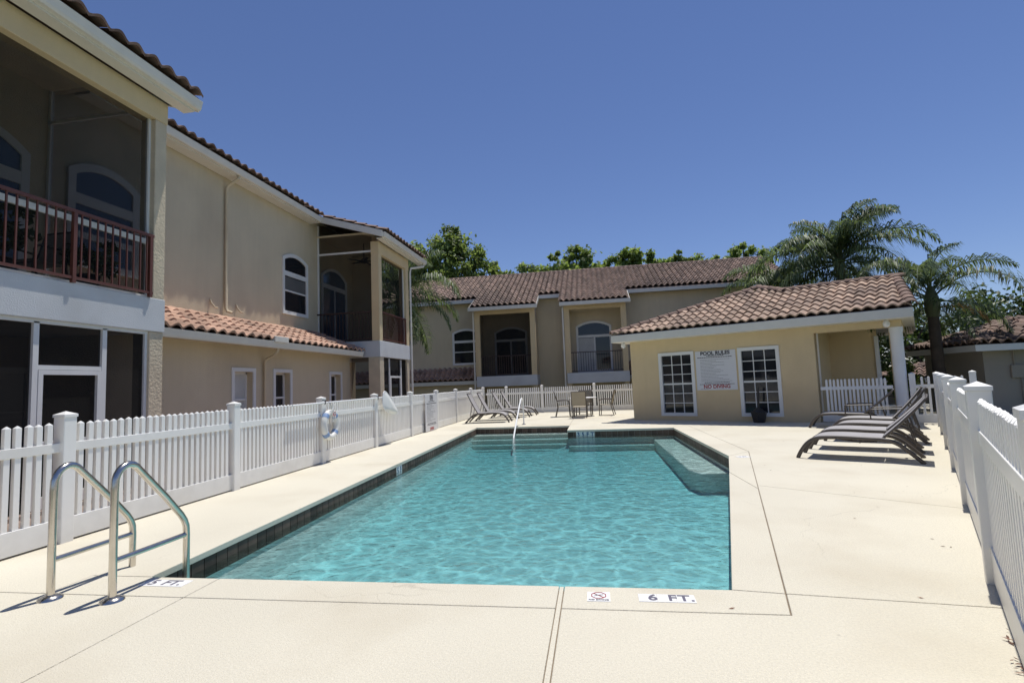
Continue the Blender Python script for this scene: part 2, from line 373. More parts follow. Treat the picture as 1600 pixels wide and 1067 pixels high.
# slabs of the deck, joints left open between them
J0, J1, J2 = (1.04,3.27),(2.67,9.97),(2.56,15.4)
def onJ(t):                                          # point of the coping joint on the line t = const
    best = None
    for a, b in ((J0, J1), (J1, J2)):
        ta = (Vector((*a, 0))-A).dot(nn); tb = (Vector((*b, 0))-A).dot(nn)
        if min(ta, tb) <= t <= max(ta, tb):
            k = (t-ta)/(tb-ta); best = (a[0]+(b[0]-a[0])*k, a[1]+(b[1]-a[1])*k)
    return best
SE = FS+.12
slabs = [
 [(-3.98,3.27),(-2.87,3.27),(-2.87,3.62),(-3.46,3.62),(-3.98,3.62)],
 [(-2.87,3.27),(-.305,3.27),(-.305,3.62),(-2.87,3.62)],
 [(-.275,3.27),J0,(1.115,3.575),(.80,3.62),(-.275,3.62)],
 [(.80,3.62),(1.115,3.575),onJ(-9.5),(1.83,7.9)],
 [(1.83,7.9),onJ(-9.5),J1,(2.20,9.46)],
 [(2.20,9.46),J1,J2,(2.07,14.88)],
 [(-5.45,-1.5),(-2.87,-1.5),(-2.87,3.27),(-3.98,3.27),(-5.45,3.27)],
 [(-2.87,-1.5),(-.305,-1.5),(-.305,3.27),(-2.87,3.27)],
 [(-.275,-1.5),(.9,-1.5),(2.42,3.42),(1.115,3.575),J0,(-.275,3.27)],
 [(1.115,3.575),(2.42,3.42),H2(SE,-9.6),onJ(-9.3)],
 [onJ(-9.3),H2(SE,-9.6),H2(SE,-4.3),onJ(-4.2),J1],
 [onJ(-4.2),H2(SE,-4.3),H2(SE,-1.62),onJ(-1.62)],
 [(-5.45,3.27),(-3.98,3.27),(-3.98,3.62),(-3.46,3.62),(-3.63,9.1),(-5.45,9.1)],
 [(-5.45,9.1),(-3.63,9.1),(-3.86,16.50),(-5.45,16.5)],
 [(-5.45,16.5),(-3.86,16.50),(-.85,16.42),(-.85,24.2),(-5.45,24.2)],
 [(-.85,14.90),(2.07,14.88),J2,onJ(-1.62),H2(SE+1.6,-1.62),H2(10,9.5),(4,24.2),(-.85,24.2)],
]
deck = thing('pool_deck', None, None, (0, 0, 0), kind='structure')
for q in slabs:
    MB().prism(offset(q, -.004), -.055, 0).build('deck_slab', DECK, deck, bev=.006)
# filler strip in the double joint by the near coping
MB().prism([(-.303,-1.5),(-.277,-1.5),(-.277,3.61),(-.303,3.61)], -.055, -.003).build('joint_strip', DECK, deck)
outer = [(-5.46,-1.6),(1.4,-1.6),(3.0,3.2),H2(SE+.3,-9),H2(SE+.3,-1.7),H2(SE+2,-1.7),H2(10.3,9.5),(4,24.3),(-5.46,24.3)]
hole = offset(POOL, .06)
loops = [[Vector((x, y, -.012)) for x, y in outer], [Vector((x, y, -.012)) for x, y in hole]]
tri = tessellate_polygon(loops); allp = loops[0]+loops[1]
mb = MB().add(allp, tri); n_ = len(outer)
low = [(x, y, -1.4) for x, y in outer]
mb.add([tuple(p) for p in loops[0]]+low, [(i, n_+i, n_+(i+1) % n_, (i+1) % n_) for i in range(n_)])
mb.build('deck_base', JOINT, deck)

WL = -.148                                            # water level
def floor_z(y): return -.80+min(1, max(0, (y-4)/9))*.24
wallp = offset(POOL, .028)
pool = thing('swimming_pool', None, None, (0, 0, 0), kind='structure')
mb = MB(); n_ = len(wallp)
def cv(d):                                            # the cove is tight along the angled right side
    w1_, w2_ = offset(wallp, d), offset(wallp, d*.2); return [w2_[i] if i in (1, 2, 3) else w1_[i] for i in range(n_)]
cove = [(wallp, 0, 0)]+[(cv(d), 1, k) for d, k in ((-.06, .6), (-.18, .9), (-.36, 1))]
rings = [[(x, y, -.05) for x, y in wallp], [(x, y, -.26) for x, y in wallp]]+[[(x, y, -.26+(floor_z(y)+.26)*k) for x, y in q] for q, d, k in cove[1:]]
vs = [p for r_ in rings for p in r_]
mb.add(vs, [(a_*n_+i, a_*n_+(i+1) % n_, (a_+1)*n_+(i+1) % n_, (a_+1)*n_+i) for a_ in range(len(rings)-1) for i in range(n_)])
fl = cove[-1][0]
mb.add([(x, y, floor_z(y)) for x, y in fl], tessellate_polygon([[Vector((x, y, 0)) for x, y in fl]]))
mb.build('basin', PLASTER, pool, fix=False)
# grout backing and waterline tiles
gp = offset(POOL, .022)
mb = MB(); mb.add([(x, y, -.052) for x, y in gp]+[(x, y, -.235) for x, y in gp], [(i, (i+1) % n_, n_+(i+1) % n_, n_+i) for i in range(n_)])
mb.build('grout_band', GROUT, pool, fix=False)
tile_me = MB().box(-.072, 0, -.172, .072, .010, 0).mesh('waterline_tile'); tile_me.materials.append(PTILE)
for i in range(n_):
    a, b = Vector((*gp[i], 0)), Vector((*gp[(i+1) % n_], 0)); L_ = (b-a).length; d = (b-a).normalized(); nin = Vector((-d.y, d.x, 0))
    k = max(1, int(L_/.152)); st = L_/k
    if i == 0: continue                                # the near wall faces away from the camera's side
    for j in range(k):
        inst('waterline_tile', tile_me, pool, frame_matrix(a+d*(st*(j+.5))+Vector((0, 0, -.056)), d, nin, Vector((0, 0, 1))))
# bench along the angled side and the entry steps in the alcove
bq = [(2.215,9.5),(2.09,14.85),(1.52,14.85),(1.60,9.85),(1.72,9.5)]
MB().prism(bq, -1.0, -.30).build('bench', BENCHM, pool, bev=.02)
MB().prism([(-.80,14.86),(2.05,14.85),(2.05,14.55),(-.80,14.55)], -1.0, -.42).build('ledge', BENCHM, pool, bev=.02)
for k, (y0, z) in enumerate(((16.0,-.22),(15.62,-.33),(15.24,-.44),(14.86,-.55))):
    MB().prism([(-3.86+.02*k,16.52),(-.84,16.44),(-.84,y0),(-3.85+.02*k,y0)], -1.0, z).build('entry_step', BENCHM, pool, bev=.012)
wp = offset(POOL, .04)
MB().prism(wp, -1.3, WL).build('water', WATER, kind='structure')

# ------------------------------------------------------------------ fences
def post_me(h, wd=.127):
    m_ = MB().box(-wd/2, -wd/2, 0, wd/2, wd/2, h-.045); return m_
PW = .127
pm = MB().box(-PW/2, -PW/2, -.05, PW/2, PW/2, 1.215).mesh('post'); pm.materials.append(VINYL)
h_ = PW/2+.006
cm = MB().add([(-h_,-h_,1.215),(h_,-h_,1.215),(h_,h_,1.215),(-h_,h_,1.215),(-h_,-h_,1.243),(h_,-h_,1.243),(h_,h_,1.243),(-h_,h_,1.243),(0,0,1.275)],
     [(0,3,2,1),(0,1,5,4),(1,2,6,5),(2,3,7,6),(3,0,4,7),(4,5,8),(5,6,8),(6,7,8),(7,4,8)]).mesh('post_cap'); cm.materials.append(VINYL)
def picket_mesh(top=1.165, w_=.050, d_=.038):
    a, b = w_/2, d_/2
    me = MB().add([(-a,-b,.19),(a,-b,.19),(a,b,.19),(-a,b,.19),(-a,-b,top-.022),(a,-b,top-.022),(a,b,top-.022),(-a,b,top-.022),(0,-b*.3,top),(0,b*.3,top)],
      [(0,3,2,1),(0,1,5,4),(1,2,6,5),(2,3,7,6),(3,0,4,7),(4,5,8),(6,7,9),(5,6,9,8),(7,4,8,9)]).mesh('picket')
    me.materials.append(VINYL); return me
pkm = picket_mesh()
def fence(pts, label, pitch=.093, rail_z=.92, skip_posts=(), name='picket_fence', posts=True):
    P = [Vector((p[0], p[1], 0)) for p in pts]
    t = thing(name, label, 'fence', P[0])
    for i, p in enumerate(P):
        a = P[max(0, i-1)]; b = P[min(len(P)-1, i+1)]; d = (b-a).normalized(); nrm = Vector((-d.y, d.x, 0))
        if i in skip_posts or not posts: continue
        o = inst('post', pm, t, frame_matrix(p, d, nrm, Vector((0, 0, 1)))); 
        bv = o.modifiers.new('bevel', 'BEVEL'); bv.width = .006; bv.segments = 2
        INV[o.name] = INV[t.name]
        c = bpy.data.objects.new('post_cap', cm); COL.objects.link(c); c.parent = o
    for i in range(len(P)-1):
        a, b = P[i], P[i+1]; L_ = (b-a).length; d = (b-a).normalized(); nrm = Vector((-d.y, d.x, 0))
        e = PW/2-.01 if posts else 0
        for z, hh in ((rail_z, .088), (.125, .215)):
            M = frame_matrix(a, d, nrm, Vector((0, 0, 1)))
            MB().box(e, -.027, z-hh/2, L_-e, .027, z+hh/2, M).build('rail', VINYL, t, bev=.004)
        n = max(1, int(round((L_-PW)/pitch)-1)); gap = (L_-PW)/(n+1)
        for k in range(n):
            q = a+d*(PW/2+gap*(k+1))
            inst('picket', pkm, t, frame_matrix(q+Vector((0, 0, random.uniform(-.004, .004))), d, nrm, Vector((0, 0, 1))) @ Matrix.Rotation(random.gauss(0, .003), 4, 'Y'))
    return t
LX = -5.236
lp = [(LX, 4.427+2.44*i) for i in range(-1, 8)]+[(LX, 23.95)]
fence(lp, 'long white picket fence on the left between the pool deck and the two-storey building')
fence([(LX+.07,24.0),(-4.13,24.0),(-2.45,24.0),(-.05,24.0),(2.35,24.0),(4.6,24.0)], 'white picket fence across the far end of the deck behind the patio table', skip_posts=(0,))
rp = [fence_pt(d) for d in (-2.4,0,2.4,4.8,7.2,9.6,12.0,13.9)]
fence(rp, 'white picket fence on the right edge running past the grey loungers')
fence([H(5.52,.06),H(7.12,.06)], 'short white picket infill between the pool house wall and its corner column', posts=False, pitch=.088, name='picket_infill')
fence([H(7.52,.10),H(8.66,.10)], 'white picket gate fence beyond the pool house column at the right', pitch=.12, name='picket_gate')

# ------------------------------------------------------------------ roof tiles
def tile_section(w_=.30, hh=.085, n=7):
    pts = []
    for i in range(n+2):                                  # S profile: shallow pan, rounded barrel
        u_ = i/(n+1); a = 2*pi*u_; pts.append((w_*(u_-.5)*1.03, hh*(.5-.5*cos(a))**.8))
    return pts
def tile_geo(L_=.49, w_=.30, lift=.05, n=8, hh=.078):
    sec = tile_section(w_, hh, n); k = len(sec); v = []
    for x, z0 in ((0, lift), (L_, 0)):
        v += [(x, y, z+z0) for y, z in sec]
    v += [(0, y, z+lift-.042) for y, z in sec]
    f = [(i, i+1, k+i+1, k+i) for i in range(k-1)]+[(2*k+i, 2*k+i+1, i+1, i) for i in range(k-1)]
    return v, f
TV, TF = tile_geo()
tme = MB().add(TV, TF).mesh('roof_tile'); tme.materials.append(TILE); tme.shade_smooth(); tme.set_sharp_from_angle(angle=radians(50))
tmeP = tme.copy(); tmeP.materials.clear(); tmeP.materials.append(TILEP)
def tile_rows(parent, O, ac, up, n_ac, n_up, keep=lambda s, t: True, me=None, mb=None, geo=(TV, TF), pitch=.30, expo=.40):
    """O: lower corner on the eave, ac: unit vector along the eave, up: unit vector up the slope"""
    ac, up = Vector(ac).normalized(), Vector(up).normalized(); nz = up.cross(ac).normalized()
    if nz.z < 0: nz = -nz
    yv = nz.cross(up).normalized(); sgn = 1 if yv.dot(ac) > 0 else -1
    for j in range(n_up):
        for i in range(n_ac):
            s_, t_ = (i+.5)*pitch, j*expo
            if not keep(s_, t_+.2): continue
            p = Vector(O)+ac*s_+up*(t_-.02+random.uniform(-.012, .012))+nz*(.008+random.uniform(0, .012))
            M = frame_matrix(p, up, yv, nz) @ Matrix.Rotation(random.uniform(-.022, .022), 4, 'Z')
            if mb is not None: mb.add([M @ Vector(q) for q in geo[0]], geo[1])
            else: inst('roof_tile', me, parent, M)
capsec = [(.13*cos(pi*i/7), .10*sin(pi*i/7)) for i in range(8)]
def cap_mesh():
    v = [(0, y*1.08, z*1.1+.02) for y, z in capsec]+[(.42, y*.92, z) for y, z in capsec]+[(0, y*.9, z*.85+.01) for y, z in capsec]; k = 8
    f = [(i, i+1, k+i+1, k+i) for i in range(7)]+[(2*k+i, 2*k+i+1, i+1, i) for i in range(7)]
    me = MB().add(v, f).mesh('ridge_tile'); me.materials.append(TILEC); me.shade_smooth(); me.set_sharp_from_angle(angle=radians(50)); return me
capme = cap_mesh()
def ridge_caps(parent, a, b, expo=.36):
    a, b = Vector(a), Vector(b); d = (b-a).normalized(); L_ = (b-a).length; y = Vector((0, 0, 1)).cross(d).normalized(); z = d.cross(y)
    for k in range(int(L_/expo)+1):
        inst('ridge_tile', capme, parent, frame_matrix(a+d*(k*expo)+z*(.03+random.uniform(0, .008)), d, y, z))

# ------------------------------------------------------------------ windows
def arch_outline(w_, h, rise, n=10):
    pts = [(0, 0), (w_, 0)]
    if rise <= 0: return pts+[(w_, h), (0, h)]
    R_ = (w_*w_/4+rise*rise)/(2*rise); cy = h-R_
    a0 = math.asin(w_/2/R_)
    for i in range(n+1):
        a = a0-2*a0*i/n; pts.append((w_/2+R_*sin(a), cy+R_*cos(a)))
    return pts
def inset_outline(pts, d): return offset(pts, -d)
def window(parent, O, U, N, w_, h, rise=0, fw=.09, bars_h=(), bars_v=(), bw=.03, thick_h=(), glass=None, depth=.05, name='window', fmat=None, vspan=None, sill=False, base=.012):
    """O lower left corner seen from outside; U along the wall; N out of the wall; bars are fractions of the opening"""
    U, N = Vector(U), Vector(N); Z = Vector((0, 0, 1)); O = Vector(O)
    out = arch_outline(w_, h, rise); inn = inset_outline(out, fw)
    P3 = lambda q, n_: O+U*q[0]+Z*q[1]+N*n_
    k = len(out); mb = MB()
    vs = [P3(q, 0) for q in out]+[P3(q, depth) for q in out]+[P3(q, depth-.008) for q in inn]+[P3(q, base-.008) for q in inn]
    fs = []
    for i in range(k):
        j = (i+1) % k
        fs += [(i, j, k+j, k+i), (k+i, k+j, 2*k+j, 2*k+i), (2*k+i, 2*k+j, 3*k+j, 3*k+i)]
    mb.add(vs, fs)
    iw, ih, x0, y0 = w_-2*fw, h-2*fw, fw, fw
    for f_ in bars_h:
        wd = bw
        if isinstance(f_, tuple): f_, wd = f_
        y = y0+ih*f_; mb.bar(P3((x0, y), base+.012), P3((x0+iw, y), base+.012), .03, wd, Z)
    for f_ in bars_v:
        lo, hi = vspan if vspan else (0, 1)
        x = x0+iw*f_; mb.bar(P3((x, y0+ih*lo), base+.011), P3((x, y0+ih*hi), base+.011), .028, bw, U)
    o = mb.build(name, fmat or TRIM, parent, fix=True)
    MB().add([P3(q, base) for q in inn], [tuple(range(k))]).build('pane', glass or GLASS, o, fix=False)
    if sill: MB().box(0, 0, 0, 1, 1, 1, frame_matrix(P3((-.04, -.05), 0), U*(w_+.08), N*.07, Z*.05)).build('sill', TRIM, o)
    return o

# ------------------------------------------------------------------ pool house
ph = thing('pool_house', 'single-storey yellow stucco pool house with clay tile hip roof and two white grid windows', 'building', A, HROT)
def hbox(mb, s0, t0, z0, s1, t1, z1):
    return mb.box(s0, t0, z0, s1, t1, z1, frame_matrix(A, uu, nn, Vector((0, 0, 1))))
fm = MB()
# front wall pieces round the two window openings (front plane t=0, .2 thick)
W1, W2 = (1.07, 2.05, .24, 2.09), (3.54, 4.49, .24, 2.09)
for s0, s1 in ((0, W1[0]), (W1[1], W2[0]), (W2[1], 5.47)): hbox(fm, s0, 0, -.02, s1, .2, 2.62)
for W_ in (W1, W2):
    hbox(fm, W_[0], 0, -.02, W_[1], .2, W_[2]); hbox(fm, W_[0], 0, W_[3], W_[1], .2, 2.62)
hbox(fm, 0, .2, -.02, .2, 6.8, 2.62); hbox(fm, 5.27, .2, -.02, 5.47, 6.8, 2.62); hbox(fm, .2, 6.6, -.02, 5.27, 6.8, 2.62)
fm.build('wall', STUCCO_Y, ph)
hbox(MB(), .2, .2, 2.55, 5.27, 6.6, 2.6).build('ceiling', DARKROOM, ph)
hbox(MB(), 5.47, 0, 2.44, 7.42, .24, 2.62).build('beam', STUCCO_Y, ph)
hbox(MB(), 7.18, .24, 2.44, 7.42, 5.4, 2.62).build('beam', STUCCO_Y, ph)
pw = MB(); hbox(pw, 5.47, 3.0, -.02, 6.72, 3.2, 2.62); pw.build('porch_wall', STUCCO_Y, ph)
hbox(MB(), 6.66, 2.94, -.02, 6.76, 3.24, 2.4).build('door_jamb', TRIM, ph)
c_ = H(7.29, .12)
MB().lathe(c_, [(.155, 0), (.155, .10), (.135, .13), (.135, 2.30), (.15, 2.34), (.15, 2.44)], 24).build('column', WHITE, ph, smooth=40)
hbox(MB(), 7.13, .30, 0, 7.36, .52, 2.44).build('column', STUCCO_Y, ph, bev=.01)
hbox(MB(), 5.50, .20, .0, 5.54, .26, 2.44).build('downspout', GUTTER, ph)
for W_ in (W1, W2):
    o = window(ph, H(W_[0]-.09, -.0, W_[2]-.09), uu, -nn, W_[1]-W_[0]+.18, W_[3]-W_[2]+.18, 0, .10, base=-.06,
           bars_h=(1/6, 2/6, (.5, .05), 4/6, 5/6), bars_v=(1/3, 2/3), bw=.022, depth=.035)
# roof: one front plane, left hip, right rake
PIT = .387; z0 = 2.87
def RF(s, t): return H(s, t, z0+PIT*(t+.5))
front = [(-.4,-.5),(7.66,-.5),(7.34,2.5),(4.3,2.5),(3.4,3.4)]
mb = MB(); F3 = [RF(*q)-Vector((0, 0, .02)) for q in front]
pk = F3[4]; bl = H(-.4, 7.3, z0-.02); br = H(7.66, 5.5, z0-.02); rk = F3[2]; rk0 = F3[3]; bk = H(3.4, 3.5, pk.z); bb = H(7.2, 7.3, z0-.02)
mb.add([*F3, bl, br, bb], [(0,1,2,3,4), (0,4,5), (1,6,2), (2,6,3), (3,6,7,4), (4,7,5)])
roof = mb.build('roof', UNDER, ph)
fa = MB(); hbox(fa, -.42, -.56, 2.615, 7.68, -.49, 2.855); hbox(fa, -.42, -.49, 2.615, -.35, 7.3, 2.855); hbox(fa, 7.61, -.49, 2.615, 7.68, 5.5, 2.855)
fa.build('fascia', GUTTER, ph, bev=.01)
hbox(MB(), -.35, -.49, 2.62, 7.61, 7.3, 2.66).build('soffit', GUTTER, ph)
upf = (nn*1+Vector((0, 0, PIT))).normalized(); sl_len = sqrt(1+PIT*PIT)
def keepf(s_, t_):
    s, t = -.4+s_, -.5+t_/sl_len
    if t > 3.3: return False
    if t-(-.5) > (s+.4)+.10: return False
    if s > 7.64-(t+.5)*.1+.03: return False
    if s > 3.4 and t > 2.55:
        return t-2.5 < (4.3-s)+.05
    return True
P2v, P2f = tile_geo(w_=.258, hh=.07)
tme2 = MB().add(P2v, P2f).mesh('roof_tile'); tme2.materials.append(TILEP); tme2.shade_smooth(); tme2.set_sharp_from_angle(angle=radians(50))
tile_rows(roof, RF(-.4, -.5), uu, upf, 32, 9, keepf, tme2, pitch=.252, expo=.43)
ridge_caps(roof, RF(-.42, -.52), RF(3.4, 3.4)); ridge_caps(roof, RF(3.4, 3.4), RF(4.3, 2.5)+Vector((0, 0, .02))); ridge_caps(roof, RF(4.3, 2.5), RF(7.34, 2.5)); ridge_caps(roof, RF(7.66, -.5), RF(7.34, 2.5))
for s_, z_ in ((-.16, 2.5), (7.12, 2.5)):                 # flood lights under the eave
    lm = MB(); lm.lathe(H(s_, -.18, z_), [(.03, .12), (.05, .10), (.075, .05), (.08, 0), (.06, -.05), (.02, -.07)][::-1], 14)
    lm.build('floodlight', WHITE, ph, smooth=50)

# ------------------------------------------------------------------ pool rules sign on the pool house
def sign(name, label, parent_M, w_, h, lines, red, title, sz, narrow=1):
    """parent_M: world frame, x to the right, y up, z out of the face, origin at the lower left corner"""
    loc = parent_M.translation; t = thing(name, label, 'sign', loc)
    MB().box(0, 0, -.012, w_, h, 0, parent_M).build('sign_board', SIGNW, t)
    def at(x, y): return parent_M @ Matrix.Translation((x, y, .0012))
    text_obj('title_lettering', title[0], sz, INK, t, at(w_/2, h*title[1]), bold=.006, squash=narrow)
    if len(title) > 2:
        text_obj('title_lettering', title[2], sz, INK, t, at(w_/2, h*title[3]), bold=.002, squash=narrow)
    for n_, y in red: text_obj('warning_lettering', n_, sz*.98, INKR, t, at(w_/2, h*y), bold=.005, squash=narrow)
    g = MB(); k = MB()
    for (y, x0, x1, hh, dark) in lines:
        x = x0
        while x < x1:
            l_ = min(random.uniform(.02, .065)*w_/1.2, x1-x); (k if dark else g).box(x*w_ if False else x, y*h-hh/2, .0004, x+l_, y*h+hh/2, .0012, parent_M); x += l_+.009
    g.build('small_print', INKG, t, kind='stuff')
    k.build('bold_print', INK, t, kind='stuff')
    return t
Msign = frame_matrix(H(2.19, -.014, .945), uu, Vector((0, 0, 1)), -nn)
ln = [(.875, .34, .86, .022, True), (.835, .06, 1.10, .022, True), (.19, .24, .98, .018, True), (.148, .09, 1.12, .018, True), (.03, .12, .36, .012, False)]
ext = [1.02,.62,.86,.50,.86,.62,.55,.74,.82,.74,.60,.95,.66,.80,.98,1.06]
ln += [(.78-.037*i, .14, e, .013, False) for i, e in enumerate(ext)]
sign('wall_sign', 'large white POOL RULES notice between the two windows of the pool house', Msign, 1.2, 1.205, ln, [('NO DIVING', .085)], ('POOL RULES', .935), .155)
# the same notice on the left fence
Mf = frame_matrix(Vector((LX+.10, 15.22, .015)), Vector((0, 1, 0)), Vector((0, 0, 1)), Vector((1, 0, 0)))
ln2 = [(.80, .3, .9, .02, True), (.745, .12, 1.1, .022, True), (.20, .2, 1.0, .018, True), (.165, .15, 1.05, .018, True)]+[(.70-.034*i, .14, .5+.5*random.random(), .012, False) for i in range(14)]
sign('fence_sign', 'tall white POOL RULES board fixed to the left picket fence', Mf, 1.2, 1.13, ln2, [('NO', .115), ('DIVING', .05)][1:], ('POOL', .93, 'RULES', .865), .12)

# ------------------------------------------------------------------ left two-storey building
XA, XB = -7.07, -9.37
lb = thing('apartment_building', 'tan two-storey stucco building on the left with screened balconies above the fence', 'building', (XB, 8, -.06))
def wall_open(name, x0, x1, y0, y1, z0, z1, ops, m_):
    """wall slab between x0 and x1 with rectangular openings (ya, yb, za, zb)"""
    mb = MB(); y = y0
    for ya, yb, za, zb in sorted(ops):
        mb.box(x0, y, z0, x1, ya, z1); mb.box(x0, ya, z0, x1, yb, za); mb.box(x0, ya, zb, x1, yb, z1); y = yb
    mb.box(x0, y, z0, x1, y1, z1); return mb.build(name, m_, lb)
ZR = lambda x: 6.64+.30*(-6.67-x)                        # underside of the tiles over the building
XW = -8.15
mb = MB(); mb.box(-14, -2, -.06, XB, 19.3, 7.34); mb.build('wall', STUCCO, lb)
LWN = [(10.68, 11.34, .7, 1.90), (12.22, 12.88, .7, 1.90), (15.06, 15.70, .7, 1.88)]
wall_open('lower_wall', XW-.22, XW, 7.59, 16.38, -.06, 2.66, LWN, STUCCO)
MB().box(XB, 7.4, -.06, XW, 7.59, 2.45).build('wall', STUCCO, lb)
for i, (ya, yb, za, zb) in enumerate(LWN):
    fr = MB()
    for q in ((ya-.09, za-.09, ya, zb+.09), (yb, za-.09, yb+.09, zb+.09), (ya, zb, yb, zb+.09), (ya, za-.09, yb, za)):
        fr.box(XW-.002, q[0], q[1], XW+.03, q[2], q[3])
    fo = fr.build('window_surround', TRIM, lb)
    sm_ = MB(); sm_.box(XW-.19, ya, za, XW-.15, ya+.05, zb); sm_.box(XW-.19, yb-.05, za, XW-.15, yb, zb); sm_.box(XW-.19, ya, zb-.05, XW-.15, yb, zb); sm_.box(XW-.19, ya, za, XW-.15, yb, za+.05); sm_.box(XW-.19, ya, za+.52, XW-.145, yb, za+.57)
    sm_.build('sash', TRIM, fo)
    MB().box(XW-.20, ya, za, XW-.18, yb, zb).build('pane', GLASS if i else BLIND, fo)
# floors and slabs
for y0, y1 in ((-2, 7.58), (16.4, 19.3)):
    MB().box(XB, y0, 2.45, XA, y1, 3.0).build('balcony_slab', SLABW, lb, bev=.012)
    MB().box(XB, y0, -.06, XA+.05, y1, -.01).build('porch_floor', PAVER, lb)
# roof
def roof_prism(x0, y0, y1):
    zt = ZR(x0); zt2 = ZR(-14)
    return [(x0, y0, zt-.10), (x0, y1, zt-.10), (-14, y1, zt2-.10), (-14, y0, zt2-.10), (x0, y0, zt), (x0, y1, zt), (-14, y1, zt2), (-14, y0, zt2)]
mb = MB()
for x0, y0, y1 in ((-6.72, -2.5, 7.86), (-8.95, 7.86, 16.06), (-6.72, 16.06, 20.35)):
    mb.add(roof_prism(x0, y0, y1), [(0,1,2,3),(4,7,6,5),(0,4,5,1),(1,5,6,2),(2,6,7,3),(3,7,4,0)])
rf = mb.build('roof', UNDER, lb)
upl = Vector((-1, 0, .30)).normalized(); acy = Vector((0, 1, 0))
tmeD = tme.copy(); tmeD.materials.clear(); tmeD.materials.append(TILEC)
tile_rows(rf, (-6.66, 3.66, ZR(-6.66)), acy, upl, 14, 2, me=tmeD)
tile_rows(rf, (-8.88, 7.95, ZR(-8.88)), acy, upl, 27, 2, me=tmeD)
tile_rows(rf, (-6.66, 16.04, ZR(-6.66)), acy, upl, 14, 6, lambda s_, t_: t_ < .5 or s_ < 1.0, me=tmeD)
# gutters, soffits, fascia
def gutter(x, y0, y1, zt, name='gutter'):
    mb = MB()
    sec = [(-.11, -.16), (-.02, -.16), (.0, -.12), (.015, -.05), (.03, 0), (-.11, 0)]
    mb.extr([(x+a, y0, zt+b) for a, b in sec], (0, y1-y0, 0)); return mb.build(name, GUTTER, lb, bev=.004)
gutter(-6.69, -2.5, 7.90, 6.60); gutter(-8.92, 7.9, 16.0, 7.27); gutter(-6.69, 16.02, 20.4, 6.60)
mb = MB(); mb.box(-7.0, -2.5, 6.40, -6.79, 7.84, 6.44); mb.build('soffit', GUTTER, lb)
MB().box(-9.36, 7.9, 7.08, -9.03, 16.0, 7.12).build('soffit', GUTTER, lb)
MB().box(-7.0, 16.1, 6.40, -6.79, 20.3, 6.44).build('soffit', GUTTER, lb)
for y in (7.86, 16.02):                                   # sloping rake boards at the step of the eaves
    MB().extr([(-6.75, y, ZR(-6.75)-.02), (-6.75, y, ZR(-6.75)-.24), (-9.2, y, ZR(-9.2)-.24), (-9.2, y, ZR(-9.2)-.02)], (0, -.05 if y > 10 else .05, 0)).build('rake_board', GUTTER, lb)
# balcony columns and beams
def col(x0, x1, y0, y1, z0_, z1, m_=STUCCO_R): MB().box(x0, y0, z0_, x1, y1, z1).build('column', m_, lb, bev=.015)
col(-7.36, XA-.01, 7.34, 7.57, 3.0, 6.05); col(-7.40, XA-.02, 7.30, 7.57, -.06, 2.45)
col(-7.36, XA-.01, 16.42, 16.68, 3.0, 6.05, STUCCO_Y); col(-7.50, XA-.02, 16.42, 16.76, -.06, 2.45)
col(-7.36, XA-.01, 18.98, 19.28, 3.0, 6.05, STUCCO_Y); col(-7.40, XA-.02, 18.98, 19.28, -.06, 2.45)
MB().box(-7.36, -2, 6.05, XA, 7.58, 6.42).build('beam', STUCCO_Y, lb, bev=.01)
MB().box(-7.36, 16.41, 6.0, XA, 19.29, 6.42).build('beam', STUCCO_Y, lb, bev=.01)
MB().box(XB, -2, 6.9, -7.36, 7.58, 6.95).build('porch_ceiling', STUCCO, lb)
MB().box(XB, 16.45, 6.72, -7.36, 19.29, 6.77).build('porch_ceiling', STUCCO, lb)
MB().box(XB, 19.16, 3.0, -8.35, 19.28, 6.7).build('wall', STUCCO, lb)
# railings
def railing(p0, p1, z, h, m_, sp=.118, mids=(), name='railing'):
    p0, p1 = Vector(p0), Vector(p1); d = (p1-p0).normalized(); L_ = (p1-p0).length; zz = Vector((0, 0, 1))
    mb = MB(); mb.bar(p0+zz*(z+h), p1+zz*(z+h), .05, .045); mb.bar(p0+zz*(z+.07), p1+zz*(z+.07), .035, .035)
    for k in mids: mb.bar(p0+d*k+zz*z, p0+d*k+zz*(z+h-.02), .05, .05, d)
    r = mb.build(name, m_, lb if name == 'railing' else None); n = int(L_/sp)
    bm_ = MB().box(-.0095, -.0095, z+.088, .0095, .0095, z+h-.023).mesh('baluster'); bm_.materials.append(m_)
    for i in range(1, n): inst('baluster', bm_, r, Matrix.Translation(p0+d*(L_*i/n)))
    return r
railing((XA+.02, -1.9, 0), (XA+.02, 7.30, 0), 3.0, 1.01, RAILM, mids=(.03, 3.3, 5.2, 7.9, 9.15))
railing((XB, 16.46, 0), (-7.36, 16.46, 0), 3.0, 1.0, RAILD)
railing((XA-.04, 16.70, 0), (XA-.04, 18.96, 0), 3.0, 1.0, RAILM, mids=(2.2,))
